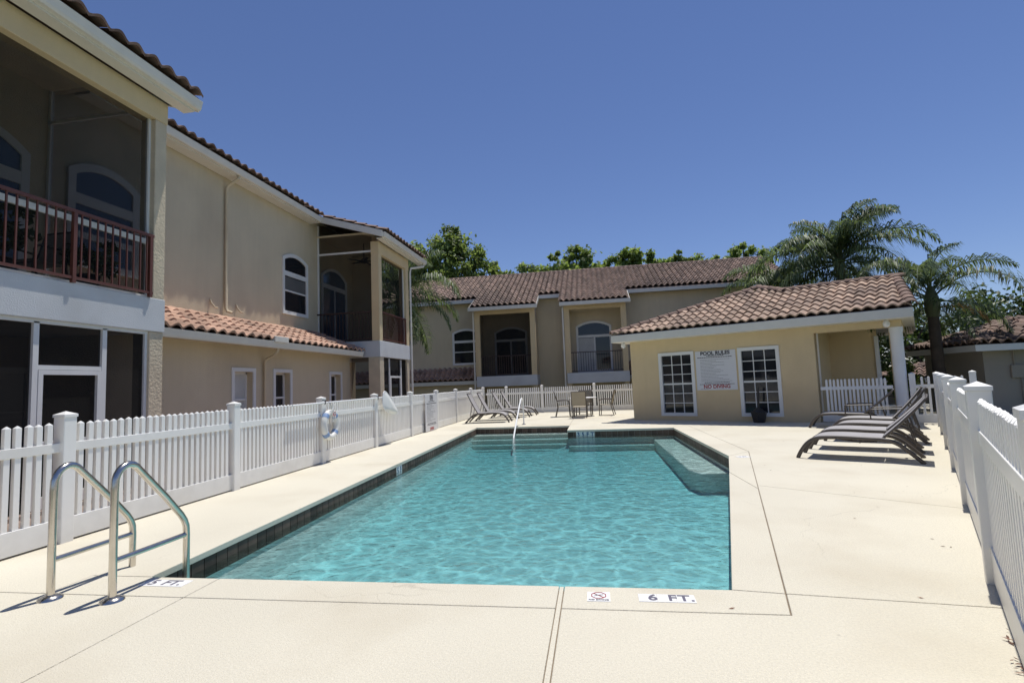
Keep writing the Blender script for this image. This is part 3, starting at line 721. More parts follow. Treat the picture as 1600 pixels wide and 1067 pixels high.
# screens and their frames
def screen_x(x, y0, y1, z0_, z1): MB().add([(x, y0, z0_), (x, y1, z0_), (x, y1, z1), (x, y0, z1)], [(0,1,2,3)]).build('insect_screen', SCREEN_SHADE if z1 < 2.6 else SCREEN, lb, fix=False)
def screen_y(y, pts): MB().add([(x, y, z) for x, z in pts], [tuple(range(len(pts)))]).build('insect_screen', SCREEN, lb, fix=False)
screen_x(-7.20, -2, 7.33, 3.0, 6.05); screen_y(7.47, [(XB, 3.0), (-7.36, 3.0), (-7.36, 6.9), (XB, 6.9)])
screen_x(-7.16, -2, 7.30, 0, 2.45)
screen_y(16.52, [(XB, 3.0), (-7.36, 3.0), (-7.36, 6.62), (XB, 7.2)]); screen_x(-7.20, 16.68, 18.98, 3.0, 6.0)
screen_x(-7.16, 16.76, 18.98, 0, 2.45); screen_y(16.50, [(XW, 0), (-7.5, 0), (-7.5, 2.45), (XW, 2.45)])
mb = MB()
mb.box(-7.23, 7.30, 3.0, -7.17, 7.345, 6.05); mb.box(-7.23, -2, 3.9, -7.17, 7.3, 3.985); mb.box(-7.23, -2, 3.0, -7.17, 7.3, 3.05)
mb.box(XB+.0, 7.44, 6.28, -7.36, 7.50, 6.33); mb.box(XB+.01, 7.44, 3.0, XB+.06, 7.50, 6.9); mb.build('screen_frame', TRIM, lb)
mb = MB()
for y in (2.6, 5.61, 6.56): mb.box(-7.19, y-.035, 0, -7.12, y+.035, 2.42)
mb.box(-7.19, -2, 2.40, -7.12, 7.3, 2.45); mb.box(-7.185, 5.645, 1.80, -7.125, 6.525, 1.855); mb.box(-7.19, -2, .70, -7.13, 5.5, .75); mb.box(-7.185, 7.25, 0, -7.125, 7.30, 2.45)
mb.build('screen_frame', TRIM, lb)
dr = MB(); dr.box(-7.175, 5.65, 0, -7.115, 5.71, 1.795); dr.box(-7.175, 6.46, 0, -7.115, 6.52, 1.795); dr.box(-7.175, 5.71, 1.73, -7.115, 6.46, 1.795); dr.box(-7.175, 5.71, 0, -7.115, 6.46, .15); dr.box(-7.175, 5.71, .8, -7.115, 6.46, .86)
sdoor = dr.build('screen_door', TRIM, lb)
MB().box(-7.115, 5.67, .95, -7.07, 5.69, 1.05).build('handle', DARK, sdoor)
mb = MB()
mb.box(XB+.01, 16.47, 3.0, XB+.06, 16.53, 7.15); mb.box(XB, 16.485, 6.08, -7.36, 16.535, 6.14); mb.box(-7.23, 18.92, 3.0, -7.17, 18.98, 6.0)
mb.build('screen_frame', TRIM, lb)
mb = MB()
for y in (17.32, 18.42): mb.box(-7.19, y-.03, 0, -7.12, y+.03, 2.42)
mb.box(-7.19, 17.35, 1.75, -7.12, 18.39, 1.82); mb.box(-7.19, 17.38, 0, -7.12, 17.45, 1.75); mb.box(-7.19, 18.32, 0, -7.12, 18.39, 1.75); mb.build('screen_frame', TRIM, lb)
# windows on the main wall (plane x = XB, facing +x; U = -y ... seen from outside left is small y)
UY, NX = Vector((0, 1, 0)), Vector((1, 0, 0))
aw = window(lb, (XB, 14.40, 3.80), UY, NX, 1.42, 1.98, .20, .11, bars_h=((.67, .15), (.36, .05)), glass=GLASS)
MB().box(XB+.0125, 14.53, 4.58, XB+.016, 15.69, 4.98).build('blind', BLINDG, aw)
window(lb, (XB, 7.80, 3.85), UY, NX, 1.50, 2.08, .27, .15, bars_h=((.64, .20), (.26, .12)), glass=GLASSB)
window(lb, (XB, 5.2, 3.05), UY, NX, 1.95, 2.9, .36, .13, bars_h=((.74, .22),), bars_v=(.33, .66), vspan=(0, .74), bw=.06, glass=GLASSB, name='patio_door')
window(lb, (XB, 16.72, 3.05), UY, NX, 1.86, 2.80, .34, .10, bars_h=((.76, .16),), bars_v=(.5,), vspan=(0, .76), bw=.07, glass=GLASSB, name='patio_door')
window(lb, (XB, 6.55, .5), UY, NX, .75, 1.45, 0, .09, bars_h=(.5,), glass=BLIND)
window(lb, (XB, 4.1, 0), UY, NX, 1.8, 2.1, 0, .09, bars_v=(.5,), bw=.06, name='patio_door')
# pent roof over the lower wall
pz = lambda x: 2.64+.40*(-7.66-x)
mb = MB(); mb.add([(-7.66, 7.59, 2.62), (-7.66, 16.39, 2.62), (XB, 16.39, pz(XB)-.02), (XB, 7.59, pz(XB)-.02), (-7.66, 7.59, 2.56), (-7.66, 16.39, 2.56), (XB, 16.39, 2.56), (XB, 7.59, 2.56)],
   [(0,1,2,3),(7,6,5,4),(0,4,5,1),(1,5,6,2),(3,2,6,7),(0,3,7,4)])
pr = mb.build('pent_roof', UNDER, lb)
upp = Vector((-1, 0, .40)).normalized()
tile_rows(pr, (-7.60, 7.62, pz(-7.60)), acy, upp, 29, 5, me=tme, expo=.37)
gutter(-7.58, 7.60, 16.2, 2.62)
MB().box(-7.69, 7.6, 2.46, -7.66, 16.2, 2.60).build('fascia', GUTTER, lb)
MB().box(XW, 7.6, 2.50, -7.68, 16.3, 2.53).build('soffit', STUCCO, lb)
MB().box(-7.63, 11.30, 2.60, -7.52, 11.86, 2.74).build('rain_diverter', GUTTER, lb, bev=.01)
# downspouts
def spout(pts, r=.042, m_=None): MB().tube(pts, r, 8, flat=.75).build('downspout', m_ or STUCCO, lb, smooth=40)
spout([(-8.98, 11.95, 7.13), (-8.99, 11.93, 7.02), (-9.26, 11.90, 6.86), (-9.31, 11.90, 6.75), (-9.31, 11.90, 3.62), (-9.27, 11.90, 3.52), (-9.12, 11.90, 3.47)])
spout([(-7.66, 11.62, 2.50), (-7.67, 11.62, 2.40), (-7.80, 11.66, 2.30), (-8.04, 11.72, 2.22), (-8.09, 11.74, 2.12), (-8.09, 11.74, -.05)])
spout([(-6.74, 20.25, 6.45), (-6.76, 20.2, 6.33), (-6.9, 19.75, 6.2), (-7.02, 19.4, 6.1), (-7.03, 19.34, 5.9), (-7.03, 19.34, 0)], .045, GUTTER)
for y in (11.4, 12.35): MB().tube([(XB+.0, y, 3.78), (XB+.05, y, 3.66), (XB+.12, y+.02, 3.56), (XB+.14, y+.1, 3.55)], .018, 6).build('conduit', STUCCO, lb)
# ceiling fan in the far balcony and some furniture in the near one
fan = thing('ceiling_fan', 'dark ceiling fan hanging inside the far screened balcony', 'fan', (-8.15, 17.6, 6.72))
MB().tube([(-8.15,17.6,6.72),(-8.15,17.6,6.15)], .02, 8).build('downrod', DARK, fan)
MB().lathe((-8.15,17.6,5.98), [(.05,0),(.11,.03),(.12,.12),(.05,.2)], 14).build('motor', DARK, fan, smooth=40)
for k in range(5):
    a = k*2*pi/5+.3; d = Vector((cos(a), sin(a), 0)); c = Vector((-8.15,17.6,6.06))
    MB().bar(c+d*.12, c+d*.62, .13, .012).build('blade', DARK, fan)

# ------------------------------------------------------------------ far building
fb = thing('apartment_building', 'tan two-storey building across the far end under a long dark mottled tile roof', 'building', (0, 29, -1.35))
MB().box(-16, 29.0, -1.35, 10.3, 35, 6.1).build('wall', STUCCO, fb)
FPIT = .46; fz = lambda y: 5.56+FPIT*(y-27.05)
porches = ((-6.36, -3.02), (-1.45, 1.80))
mb = MB()
FQ = [(-17, 28.55), (-6.55, 28.55), (-6.55, 27.05), (-2.88, 27.05), (-2.88, 28.55), (-1.60, 28.55), (-1.60, 27.05), (1.98, 27.05), (1.98, 28.55), (10.6, 28.55)]
top = [(-17, 33.4), (10.6, 33.4)]
for i in range(0, 9):
    a, b = FQ[i], FQ[i+1]
    if abs(a[0]-b[0]) < 1e-6: continue
    mb.add([(a[0], a[1], fz(a[1])), (b[0], b[1], fz(b[1])), (b[0], 33.4, fz(33.4)), (a[0], 33.4, fz(33.4)), (a[0], a[1], fz(a[1])-.08), (b[0], b[1], fz(b[1])-.08), (b[0], 33.4, fz(33.4)-.08), (a[0], 33.4, fz(33.4)-.08)],
           [(0,1,2,3),(7,6,5,4),(0,4,5,1),(1,5,6,2),(3,2,6,7),(0,3,7,4)])
mb.add([(-17, 33.4, fz(33.4)), (10.6, 33.4, fz(33.4)), (10.6, 39, 5.6), (-17, 39, 5.6)], [(0,1,2,3)])
frf = mb.build('roof', UNDER, fb)
gl = tile_geo(.47, .30, .05, 5, .13)
mb = MB(); upb = Vector((0, 1, FPIT)).normalized(); kx = sqrt(1+FPIT**2)
def keepb(s_, t_):
    x = -17+s_; y = 27.05+(t_-.2)/kx
    if y >= 28.5: return y < 33.3
    return (-6.6 < x < -2.85) or (-1.62 < x < 2.0)
tile_rows(None, (-17, 27.05, fz(27.05)), (1, 0, 0), upb, 92, 19, keepb, mb=mb, geo=gl, expo=.37)
o = mb.build('roof_tiles', TILED, frf, fix=False, kind='stuff'); o.data.shade_smooth(); o.data.set_sharp_from_angle(angle=radians(50))
mb = MB(); mb.tube([(-17, 33.4, fz(33.4)+.03), (10.6, 33.4, fz(33.4)+.03)], .12, 8); mb.build('ridge', TILED, frf)
fa = MB()
for i in range(9):
    a, b = FQ[i], FQ[i+1]
    if abs(a[0]-b[0]) < 1e-6:
        y0, y1 = min(a[1], b[1]), max(a[1], b[1])
        fa.extr([(a[0]-.02, y0, fz(y0)), (a[0]-.02, y1, fz(y1)), (a[0]-.02, y1, fz(y1)-.22), (a[0]-.02, y0, fz(y0)-.22)], (.04, 0, 0))
    else: fa.box(a[0]-.05, a[1]-.07, fz(a[1])-.20, b[0]+.05, a[1]-.005, fz(a[1])-.01)
fa.build('fascia', GUTTER, fb)
for x0, x1 in porches:
    MB().box(x0+.03, 27.45, 1.26, x1+.02, 29.0, 1.82).build('balcony_slab', SLABW, fb, bev=.01)
    for xa in (x0, x1-.28):
        MB().box(xa, 27.5, 1.82, xa+.28, 27.75, 5.2).build('column', STUCCO_Y, fb); MB().box(xa+.02, 27.55, -1.35, xa+.26, 27.8, 1.26).build('column', STUCCO, fb)
    MB().box(x0, 27.5, 5.2, x1, 27.75, 5.5).build('beam', STUCCO_Y, fb)
    MB().box(x0+.02, 27.75, 1.82, x0+.14, 29.0, 5.5).build('side_wall', STUCCO, fb); MB().box(x1-.14, 27.75, 1.82, x1-.02, 29.0, 5.5).build('side_wall', STUCCO, fb)
    mb = MB(); mb.box(x0+.4, 28.96, -1.2, x1-.4, 28.99, 1.1); mb.build('patio_opening', GLASS, fb)
    p0, p1 = Vector((x0+.28, 27.62, 0)), Vector((x1-.28, 27.62, 0))
    r_ = MB(); r_.bar(p0+Vector((0,0,2.90)), p1+Vector((0,0,2.90)), .05, .045); r_.bar(p0+Vector((0,0,1.90)), p1+Vector((0,0,1.90)), .04, .04)
    ro = r_.build('railing', RAILD, fb); n = int((p1-p0).length/.125); bm_ = MB().box(-.011, -.011, 1.9, .011, .011, 2.9).mesh('baluster'); bm_.materials.append(RAILD)
    for i in range(1, n): inst('baluster', bm_, ro, Matrix.Translation(p0+(p1-p0)*(i/n)))
x0, x1 = porches[0]
MB().add([(x0+.28, 27.68, 1.82), (x1-.28, 27.68, 1.82), (x1-.28, 27.68, 5.2), (x0+.28, 27.68, 5.2)], [(0,1,2,3)]).build('insect_screen', SCREEN, fb, fix=False)
UX, NY = Vector((1, 0, 0)), Vector((0, -1, 0))
window(fb, (-8.05, 29, 2.55), UX, NY, 1.62, 2.1, .22, .12, bars_h=((.66, .14), (.34, .05)))
window(fb, (-5.55, 29, 1.85), UX, NY, 1.88, 2.75, .28, .10, bars_h=((.74, .13),), bars_v=(.5,), vspan=(0, .74), bw=.07, name='patio_door')
o = window(fb, (-.90, 29, 1.85), UX, NY, 1.95, 2.85, .28, .12, bars_h=((.72, .14),), bars_v=(.52,), vspan=(0, .72), bw=.08, name='patio_door')
bl_ = MB()
for i in range(13): bl_.box(-.77+i*.067, 28.968, 1.97, -.77+i*.067+.062, 28.985, 3.75)
bl_.build('vertical_blind', BLIND, o)
window(fb, (3.1, 29, 2.6), UX, NY, 1.5, 2.0, .2, .12, bars_h=((.66, .14), (.34, .05)))
for x0, x1 in ((-15.9, -6.40), (1.9, 10.2)):
    mb = MB(); mb.add([(x0, 28.1, 1.66), (x1, 28.1, 1.66), (x1, 29, 2.28), (x0, 29, 2.28), (x0, 28.1, 1.58), (x1, 28.1, 1.58), (x1, 29, 1.58), (x0, 29, 1.58)], [(0,1,2,3),(7,6,5,4),(0,4,5,1),(1,5,6,2),(3,2,6,7),(0,3,7,4)])
    q = mb.build('pent_roof', UNDER, fb); mb = MB()
    tile_rows(None, (x0, 28.05, 1.65), (1, 0, 0), Vector((0, .95, .655)), int((x1-x0)/.3), 3, mb=mb, geo=gl, expo=.37)
    t_ = mb.build('roof_tiles', TILE, q, fix=False, kind='stuff')
    MB().box(x0, 28.0, 1.42, x1, 28.1, 1.62).build('fascia', GUTTER, fb); MB().box(x0, 28.4, -1.35, x1, 29, 1.58).build('lower_wall', STUCCO, fb)
for x in (-6.42, -1.52): MB().box(x-.03, 27.42, -1.35, x+.04, 27.49, 5.36).build('downspout', GUTTER, fb)

# ------------------------------------------------------------------ low buildings at the right edge
def low_house(name, label, O, ang, w_, dp, h, over=.35, pit=.36, m_=GREYWALL, rows=6, box=False):
    t = thing(name, label, 'building', (O[0], O[1], -1.35), ang)
    M = Matrix.Translation((O[0], O[1], 0)) @ Matrix.Rotation(ang, 4, 'Z')
    MB().box(0, 0, -1.35, w_, dp, h, M).build('wall', m_, t)
    a, b = M @ Vector((-over, -over, h+.12)), M @ Vector((w_+over, -over, h+.12)); c, d = M @ Vector((w_+over, dp+over, h+.12)), M @ Vector((-over, dp+over, h+.12))
    rh = (dp/2+over)*pit; k = dp/2+over
    e, f = M @ Vector((-over+k, dp/2, h+.12+rh)), M @ Vector((w_+over-k, dp/2, h+.12+rh))
    r = MB().add([a, b, c, d, e, f], [(0,1,5,4), (1,2,5), (2,3,4,5), (3,0,4)]).build('roof', UNDER, t)
    mb = MB(); mb.box(-over-.03, -over-.03, h-.06, w_+over+.03, -over, h+.12, M); mb.box(-over-.03, -over, h-.06, -over, dp+over, h+.12, M); mb.build('fascia', TRIM, t)
    MB().box(-over, -over, h-.03, w_+over, dp+over, h, M).build('soffit', GUTTER, t)
    ux, uy = M.to_3x3() @ Vector((1, 0, 0)), M.to_3x3() @ Vector((0, 1, 0)); q = sqrt(1+pit*pit)
    mb = MB()
    tile_rows(None, a, ux, (uy+Vector((0, 0, pit))).normalized(), int((w_+2*over)/.3), rows, lambda s_, t_: t_/q < s_+.1 and t_/q < w_+2*over-s_+.1, mb=mb, geo=gl)
    tile_rows(None, d, -uy, (ux+Vector((0, 0, pit))).normalized(), int((dp+2*over)/.3), rows, lambda s_, t_: t_/q < s_+.1 and t_/q < dp+2*over-s_+.1, mb=mb, geo=gl)
    mb.build('roof_tiles', TILED, r, fix=False, kind='stuff')
    ridge_caps(r, a, e); ridge_caps(r, d, e); ridge_caps(r, e, f)
    return t, M
t, M = low_house('garage', 'low grey-tan building with tiled roof and a wall box, beyond the right fence', (11.0, 16.7), -.05, 9, 2.9, 1.84)
MB().box(.62, -.07, 1.0, .98, -.002, 1.36, M).build('meter_box', GREYWALL, t, bev=.01)
MB().tube([M @ Vector((.72, -.04, 1.36)), M @ Vector((.72, -.04, 1.8))], .02, 6).build('conduit', GREYWALL, t)
MB().tube([M @ Vector((.86, -.04, 1.0)), M @ Vector((.86, -.04, -1.3))], .02, 6).build('conduit', GREYWALL, t)
low_house('garage', 'low tile-roofed building in shade behind the single palm trunk', (12.2, 24.5), HROT, 7, 5, .85, pit=.27)

# ------------------------------------------------------------------ trees
def leaf_cloud(mb, blobs, n, size, rng):
    tot = sum(b[1]**2 for b in blobs)
    for c, R_, sq in blobs:
        c = Vector(c); k = int(n*R_*R_/tot)
        # sub-clumps at the blob's shell
        cl = []
        for _ in range(max(6, int(R_*9))):
            a, z = rng.uniform(0, 2*pi), rng.uniform(-.75, 1); q = sqrt(max(0, 1-z*z)); rr = R_*rng.uniform(.6, 1.12)
            cl.append((c+Vector((q*cos(a)*rr, q*sin(a)*rr, z*rr*sq)), R_*rng.uniform(.22, .42)))
        for _ in range(k):
            o, r = rng.choice(cl)
            d = Vector((rng.gauss(0, 1), rng.gauss(0, 1), rng.gauss(0, .8))); p = o+d*(r*.55)
            nrm = (Vector((rng.gauss(0, .6), rng.gauss(0, .6), rng.gauss(.5, .5)))+d*.3).normalized()
            ax = nrm.cross(Vector((rng.gauss(0, 1), rng.gauss(0, 1), rng.gauss(0, 1)))).normalized(); ay = nrm.cross(ax); s_ = size*rng.uniform(.6, 1.3)
            i = len(mb.v); mb.v += [tuple(p-ax*s_*.55), tuple(p+ay*s_*.32-nrm*s_*.08), tuple(p+ax*s_*.6), tuple(p-ay*s_*.32-nrm*s_*.08)]
            mb.f.append((i, i+1, i+2, i+3))
def tree(label, base, blobs, n, size, m_, seed, tr=.28, name='broadleaf_tree', cat='tree', group=None):
    rng = random.Random(seed); t = thing(name, label, cat, base, 0, group); b = Vector(base)
    top_ = Vector(blobs[0][0]); mb = MB()
    fork = b.lerp(top_, .45)
    mb.tube([b-Vector((0,0,.2)), b.lerp(fork, .5)+Vector((rng.uniform(-.2,.2), 0, 0)), fork], [tr*1.25, tr, tr*.8], 9)
    for c, R_, sq in blobs:
        c = Vector(c); mid = fork.lerp(c, .5)+Vector((rng.uniform(-.4,.4), rng.uniform(-.4,.4), .2))
        mb.tube([fork, mid, c, c+Vector((rng.uniform(-.5,.5), rng.uniform(-.5,.5), R_*.6))], [tr*.6, tr*.38, tr*.2, tr*.06], 7)
    mb.build('trunk', BARK, t, smooth=60)
    mb = MB(); leaf_cloud(mb, blobs, n, size, rng); mb.build('crown', m_, t, fix=False)
    return t
def crown(cx, cy, cz, R_, n, spread, seed, sq=.85):
    rng = random.Random(seed); out = [((cx, cy, cz), R_, sq)]
    for _ in range(n): 
        a = rng.uniform(0, 2*pi); q = rng.uniform(.5, 1)*spread
        out.append(((cx+cos(a)*q, cy+sin(a)*q*.7, cz+rng.uniform(-.6, .45)*spread), R_*rng.uniform(.5, .8), sq))
    return out
TG = 'trees rising behind the far building'
def blob(x, y, z, R_): return ((x, y, z), R_, .9)
tree('tall green tree behind the left end of the far roof', (-12.6, 43.5, -1.35), [blob(-13.2,43.5,12.6,2.2), blob(-12.2,43.2,13.7,1.5), blob(-14.6,43.6,11.2,1.9), blob(-11.0,43.8,11.6,1.9), blob(-9.2,44,11.0,1.6), blob(-16.2,43.4,12.0,2.2), blob(-18.4,43,11.4,2.3), blob(-13,43,9.8,2.4), blob(-9.5,43.8,12.6,1.0), blob(-7.5,44,10.4,1.2), blob(-20.5,43,10.8,2)], 13500, .36, LEAF3, 3, group=TG)
tree('small rounded tree top just left of the bright clump above the ridge', (-5.4, 50, -1.35), [blob(-5.4,50,11.6,1.5), blob(-7.4,50,11.0,1.2), blob(-3.6,50,11.2,1.3)], 2800, .34, LEAF3, 4, group=TG)
tree('bright green tree crown showing above the middle of the far ridge', (-1.6, 45, -1.35), [blob(-1.6,45,11.5,1.6), blob(-3.4,45,10.9,1.3), blob(.2,45,11.0,1.4), blob(-1.0,45,12.3,.9), blob(1.4,45,10.6,.9), blob(-2.6,45,12.1,.8)], 5200, .34, LEAF1, 5, group=TG)
tree('bright green tree crown right of the middle clump above the ridge', (3.6, 45, -1.35), [blob(3.5,45,11.2,1.4), blob(2.3,45,10.8,1.1), blob(4.9,45,10.8,1.2), blob(3.6,45,12.0,.7)], 3400, .34, LEAF1, 6, group=TG)
tree('low green tree crown, third of the bright clumps above the ridge', (7.4, 44.5, -1.35), [blob(7.2,44.5,10.7,1.1), blob(8.8,44.5,10.5,1.0), blob(6.1,44.5,10.5,.9), blob(7.6,44.5,11.3,.6)], 2600, .33, LEAF1, 7, group=TG)
tree('thin-leaved tree crown beside the palm above the right end of the ridge', (11.8, 43.5, -1.35), [blob(11.8,43.5,10.6,1.1), blob(10.4,43.5,10.7,.7), blob(13.4,43.5,10.5,1.2), blob(12.4,43.5,11.3,.6)], 2400, .32, LEAF1, 8, group=TG)
tree('dense dark tree filling the gap behind the single palm', (15.6, 28, -1.35), [blob(15.6,28,2.6,1.9), blob(13.4,28,1.8,1.7), blob(17.8,28,2.8,2.0), blob(15.0,28,.8,1.8), blob(12.2,27.6,2.6,1.3)], 9000, .22, LEAF2, 9)
tree('dark rounded tree at the right edge behind the low building', (24.5, 34, -1.35), [blob(24.5,34,3.7,2.2), blob(22.3,34,3.2,1.9), blob(27.0,33.5,3.6,2.3), blob(25.6,33.8,2.0,2.4), blob(21.0,34,2.2,1.6)], 9000, .25, LEAF2, 10)
tree('light green shrub beyond the gate fence beside the palm trunk', (10.2, 19.6, -1.35), [blob(10.2,19.6,1.25,.45), blob(10.5,19.5,.7,.55), blob(9.8,19.6,.5,.5)], 2500, .13, LEAF1, 11, tr=.06, name='shrub', cat='shrub')

# palms
def frond_mesh(e0, e1, L_, seed, m_=PALM, npair=78, ll=.78):
    rng = random.Random(seed); mb = MB(); pts = []; p = Vector((0, 0, 0)); n = 22
    for i in range(n+1):
        t = i/n; e = radians(e0+(e1-e0)*t**1.25); pts.append((p.copy(), Vector((cos(e), 0, sin(e))))); p = p+Vector((cos(e), 0, sin(e)))*(L_/n)
    mb.tube([q[0] for q in pts], [.028*(1-.85*i/n)+.003 for i in range(n+1)], 5)
    for k in range(npair):
        t = .14+.86*(k+rng.random()*.6)/npair; f_ = min(t*n, n-.01); i = int(f_); q = pts[i][0].lerp(pts[i+1][0], f_-i); d = pts[i][1]
        up = Vector((-d.z, 0, d.x)); l_ = ll*(sin(pi*min(1, .18+t*.80))**.7)*rng.uniform(.8, 1.1)
        for sgn in (-1, 1):
            fl = rng.uniform(-.15, .6)
            v = (Vector((0, sgn, 0))*.9+d*rng.uniform(.35, .8)+up*fl).normalized()
            a = q; b = q+v*(l_*.5); c = b+(v*.55+Vector((0, 0, -1.15*rng.uniform(.5, 1.3)))).normalized()*(l_*.55)
            wv = v.cross(Vector((0, 0, 1))+up*.4); wv = (wv if wv.length > .01 else d).normalized()*.019*rng.uniform(.7, 1.3)
            i0 = len(mb.v); mb.v += [tuple(a-wv*.5), tuple(a+wv*.5), tuple(b+wv), tuple(b-wv), tuple(c)]
            mb.f += [(i0, i0+1, i0+2, i0+3), (i0+3, i0+2, i0+4)]
    me = mb.mesh('frond'); me.materials.append(m_); return me
FR = [frond_mesh(*q) for q in ((80, -15, 2.7, 1), (66, -48, 3.0, 2), (54, -64, 3.3, 3), (40, -74, 3.4, 4), (22, -80, 3.3, 5), (4, -84, 3.1, 6), (-24, -86, 2.8, 7))]
FRD = frond_mesh(12, -78, 2.3, 9, PALMD, 46, .6)
def palm(label, base, crownz, nf, scale, seed, dead=None, tr=.15, lean=(0, 0)):
    rng = random.Random(seed); t = thing('palm_tree', label, 'palm', base); b = Vector(base); c = Vector((base[0]+lean[0], base[1]+lean[1], crownz))
    k = 14; pts = [b.lerp(c, i/k)+Vector((0, 0, -.3 if i == 0 else 0)) for i in range(k+1)]
    rad = [tr*(1.25-.35*i/k+(.05 if i % 2 else 0)) for i in range(k+1)]
    MB().tube(pts, rad, 10).build('trunk', PBARK, t, smooth=50)
    MB().lathe(c-Vector((0, 0, .55)), [(tr*.95, 0), (tr*1.35, .25), (tr*1.2, .6), (tr*.5, .95)], 12).build('crownshaft', RACHIS, t, smooth=50)
    for i in range(nf):
        g = int((i/nf)*7) if i else 0; g = min(6, g)
        a = i*2.39996+rng.uniform(-.25, .25); sc = scale*rng.uniform(.86, 1.1)
        M = Matrix.Translation(c+Vector((0, 0, .1*(3-g)*.5))) @ Matrix.Rotation(a, 4, 'Z') @ Matrix.Rotation(rng.uniform(-.25, .25), 4, 'X') @ Matrix.Scale(sc, 4)
        inst('frond', FR[g], t, M)
    for a in (dead or ()):
        inst('frond', FRD, t, Matrix.Translation(c-Vector((0, 0, .3))) @ Matrix.Rotation(a, 4, 'Z') @ Matrix.Scale(scale*.8, 4), label='dried orange frond hanging from the crown')
    return t
palm('large bushy palm rising behind the pool house roof', (10.6, 23.7, -1.35), 6.0, 36, 1.2, 21)
palm('second palm crown merging into the large one behind the roof', (9.2, 26.2, -1.35), 5.0, 22, 1.1, 24)
palm('single dark-trunked palm with a dried orange frond right of the pool house', (10.28, 17.45, -1.35), 3.45, 18, .84, 22, dead=(-.6,))
palm('palm with drooping fronds behind the far balcony of the left building', (-8.95, 23.2, -1.35), 5.7, 26, 1.12, 23)

# ------------------------------------------------------------------ pool ladder, grab rail
lad = thing('pool_ladder', 'stainless steel pool ladder handrails at the near left corner of the pool', 'ladder', (-3.6, 3.4, 0))
for X in (-3.84, -3.34):
    R_ = .037; pts = [(X, 3.18, 0), (X, 3.18, .74)]
    for i in range(1, 9):                                   # top bend
        a = pi-i*(pi*.70)/8; pts.append((X, 3.18+.105+.105*cos(a), .78+.125*sin(a)))
    pts += [(X, 3.62, .60), (X, 3.77, .43), (X, 3.805, .38), (X, 3.825, .33), (X, 3.83, .26), (X, 3.83, -.9)]
    s_ = MB().tube(pts, .025, 14).build('handrail', STEEL, lad, smooth=60)
    MB().tube([(X, 3.18, .262), (X, 3.83, .262)], .019, 12).build('crossbar', STEEL, s_, smooth=60)
    MB().lathe((X, 3.18, 0.0), [(.075, .0), (.072, .012), (.045, .026), (.027, .03)], 20).build('escutcheon', STEEL, s_, smooth=50)
for z in (-.35, -.6): MB().box(-3.84, 3.79, z-.015, -3.34, 3.87, z+.015).build('rung', STEEL, lad)
gr = thing('grab_rail', 'white stair handrail curving down into the water at the far steps', 'handrail', (-2.42, 17.2, 0))
MB().tube([(-2.42,17.3,0), (-2.42,17.3,.76), (-2.43,17.27,.83), (-2.44,17.2,.87), (-2.44,17.1,.875), (-2.44,16.95,.85), (-2.43,16.5,.66), (-2.39,15.3,.12), (-2.36,14.6,-.2), (-2.33,14.2,-.42)], .024, 12).build('handrail', WHITE, gr, smooth=60)
MB().lathe((-2.42,17.3,0), [(.07,0),(.066,.012),(.03,.025)], 18).build('escutcheon', STEEL, gr, smooth=50)

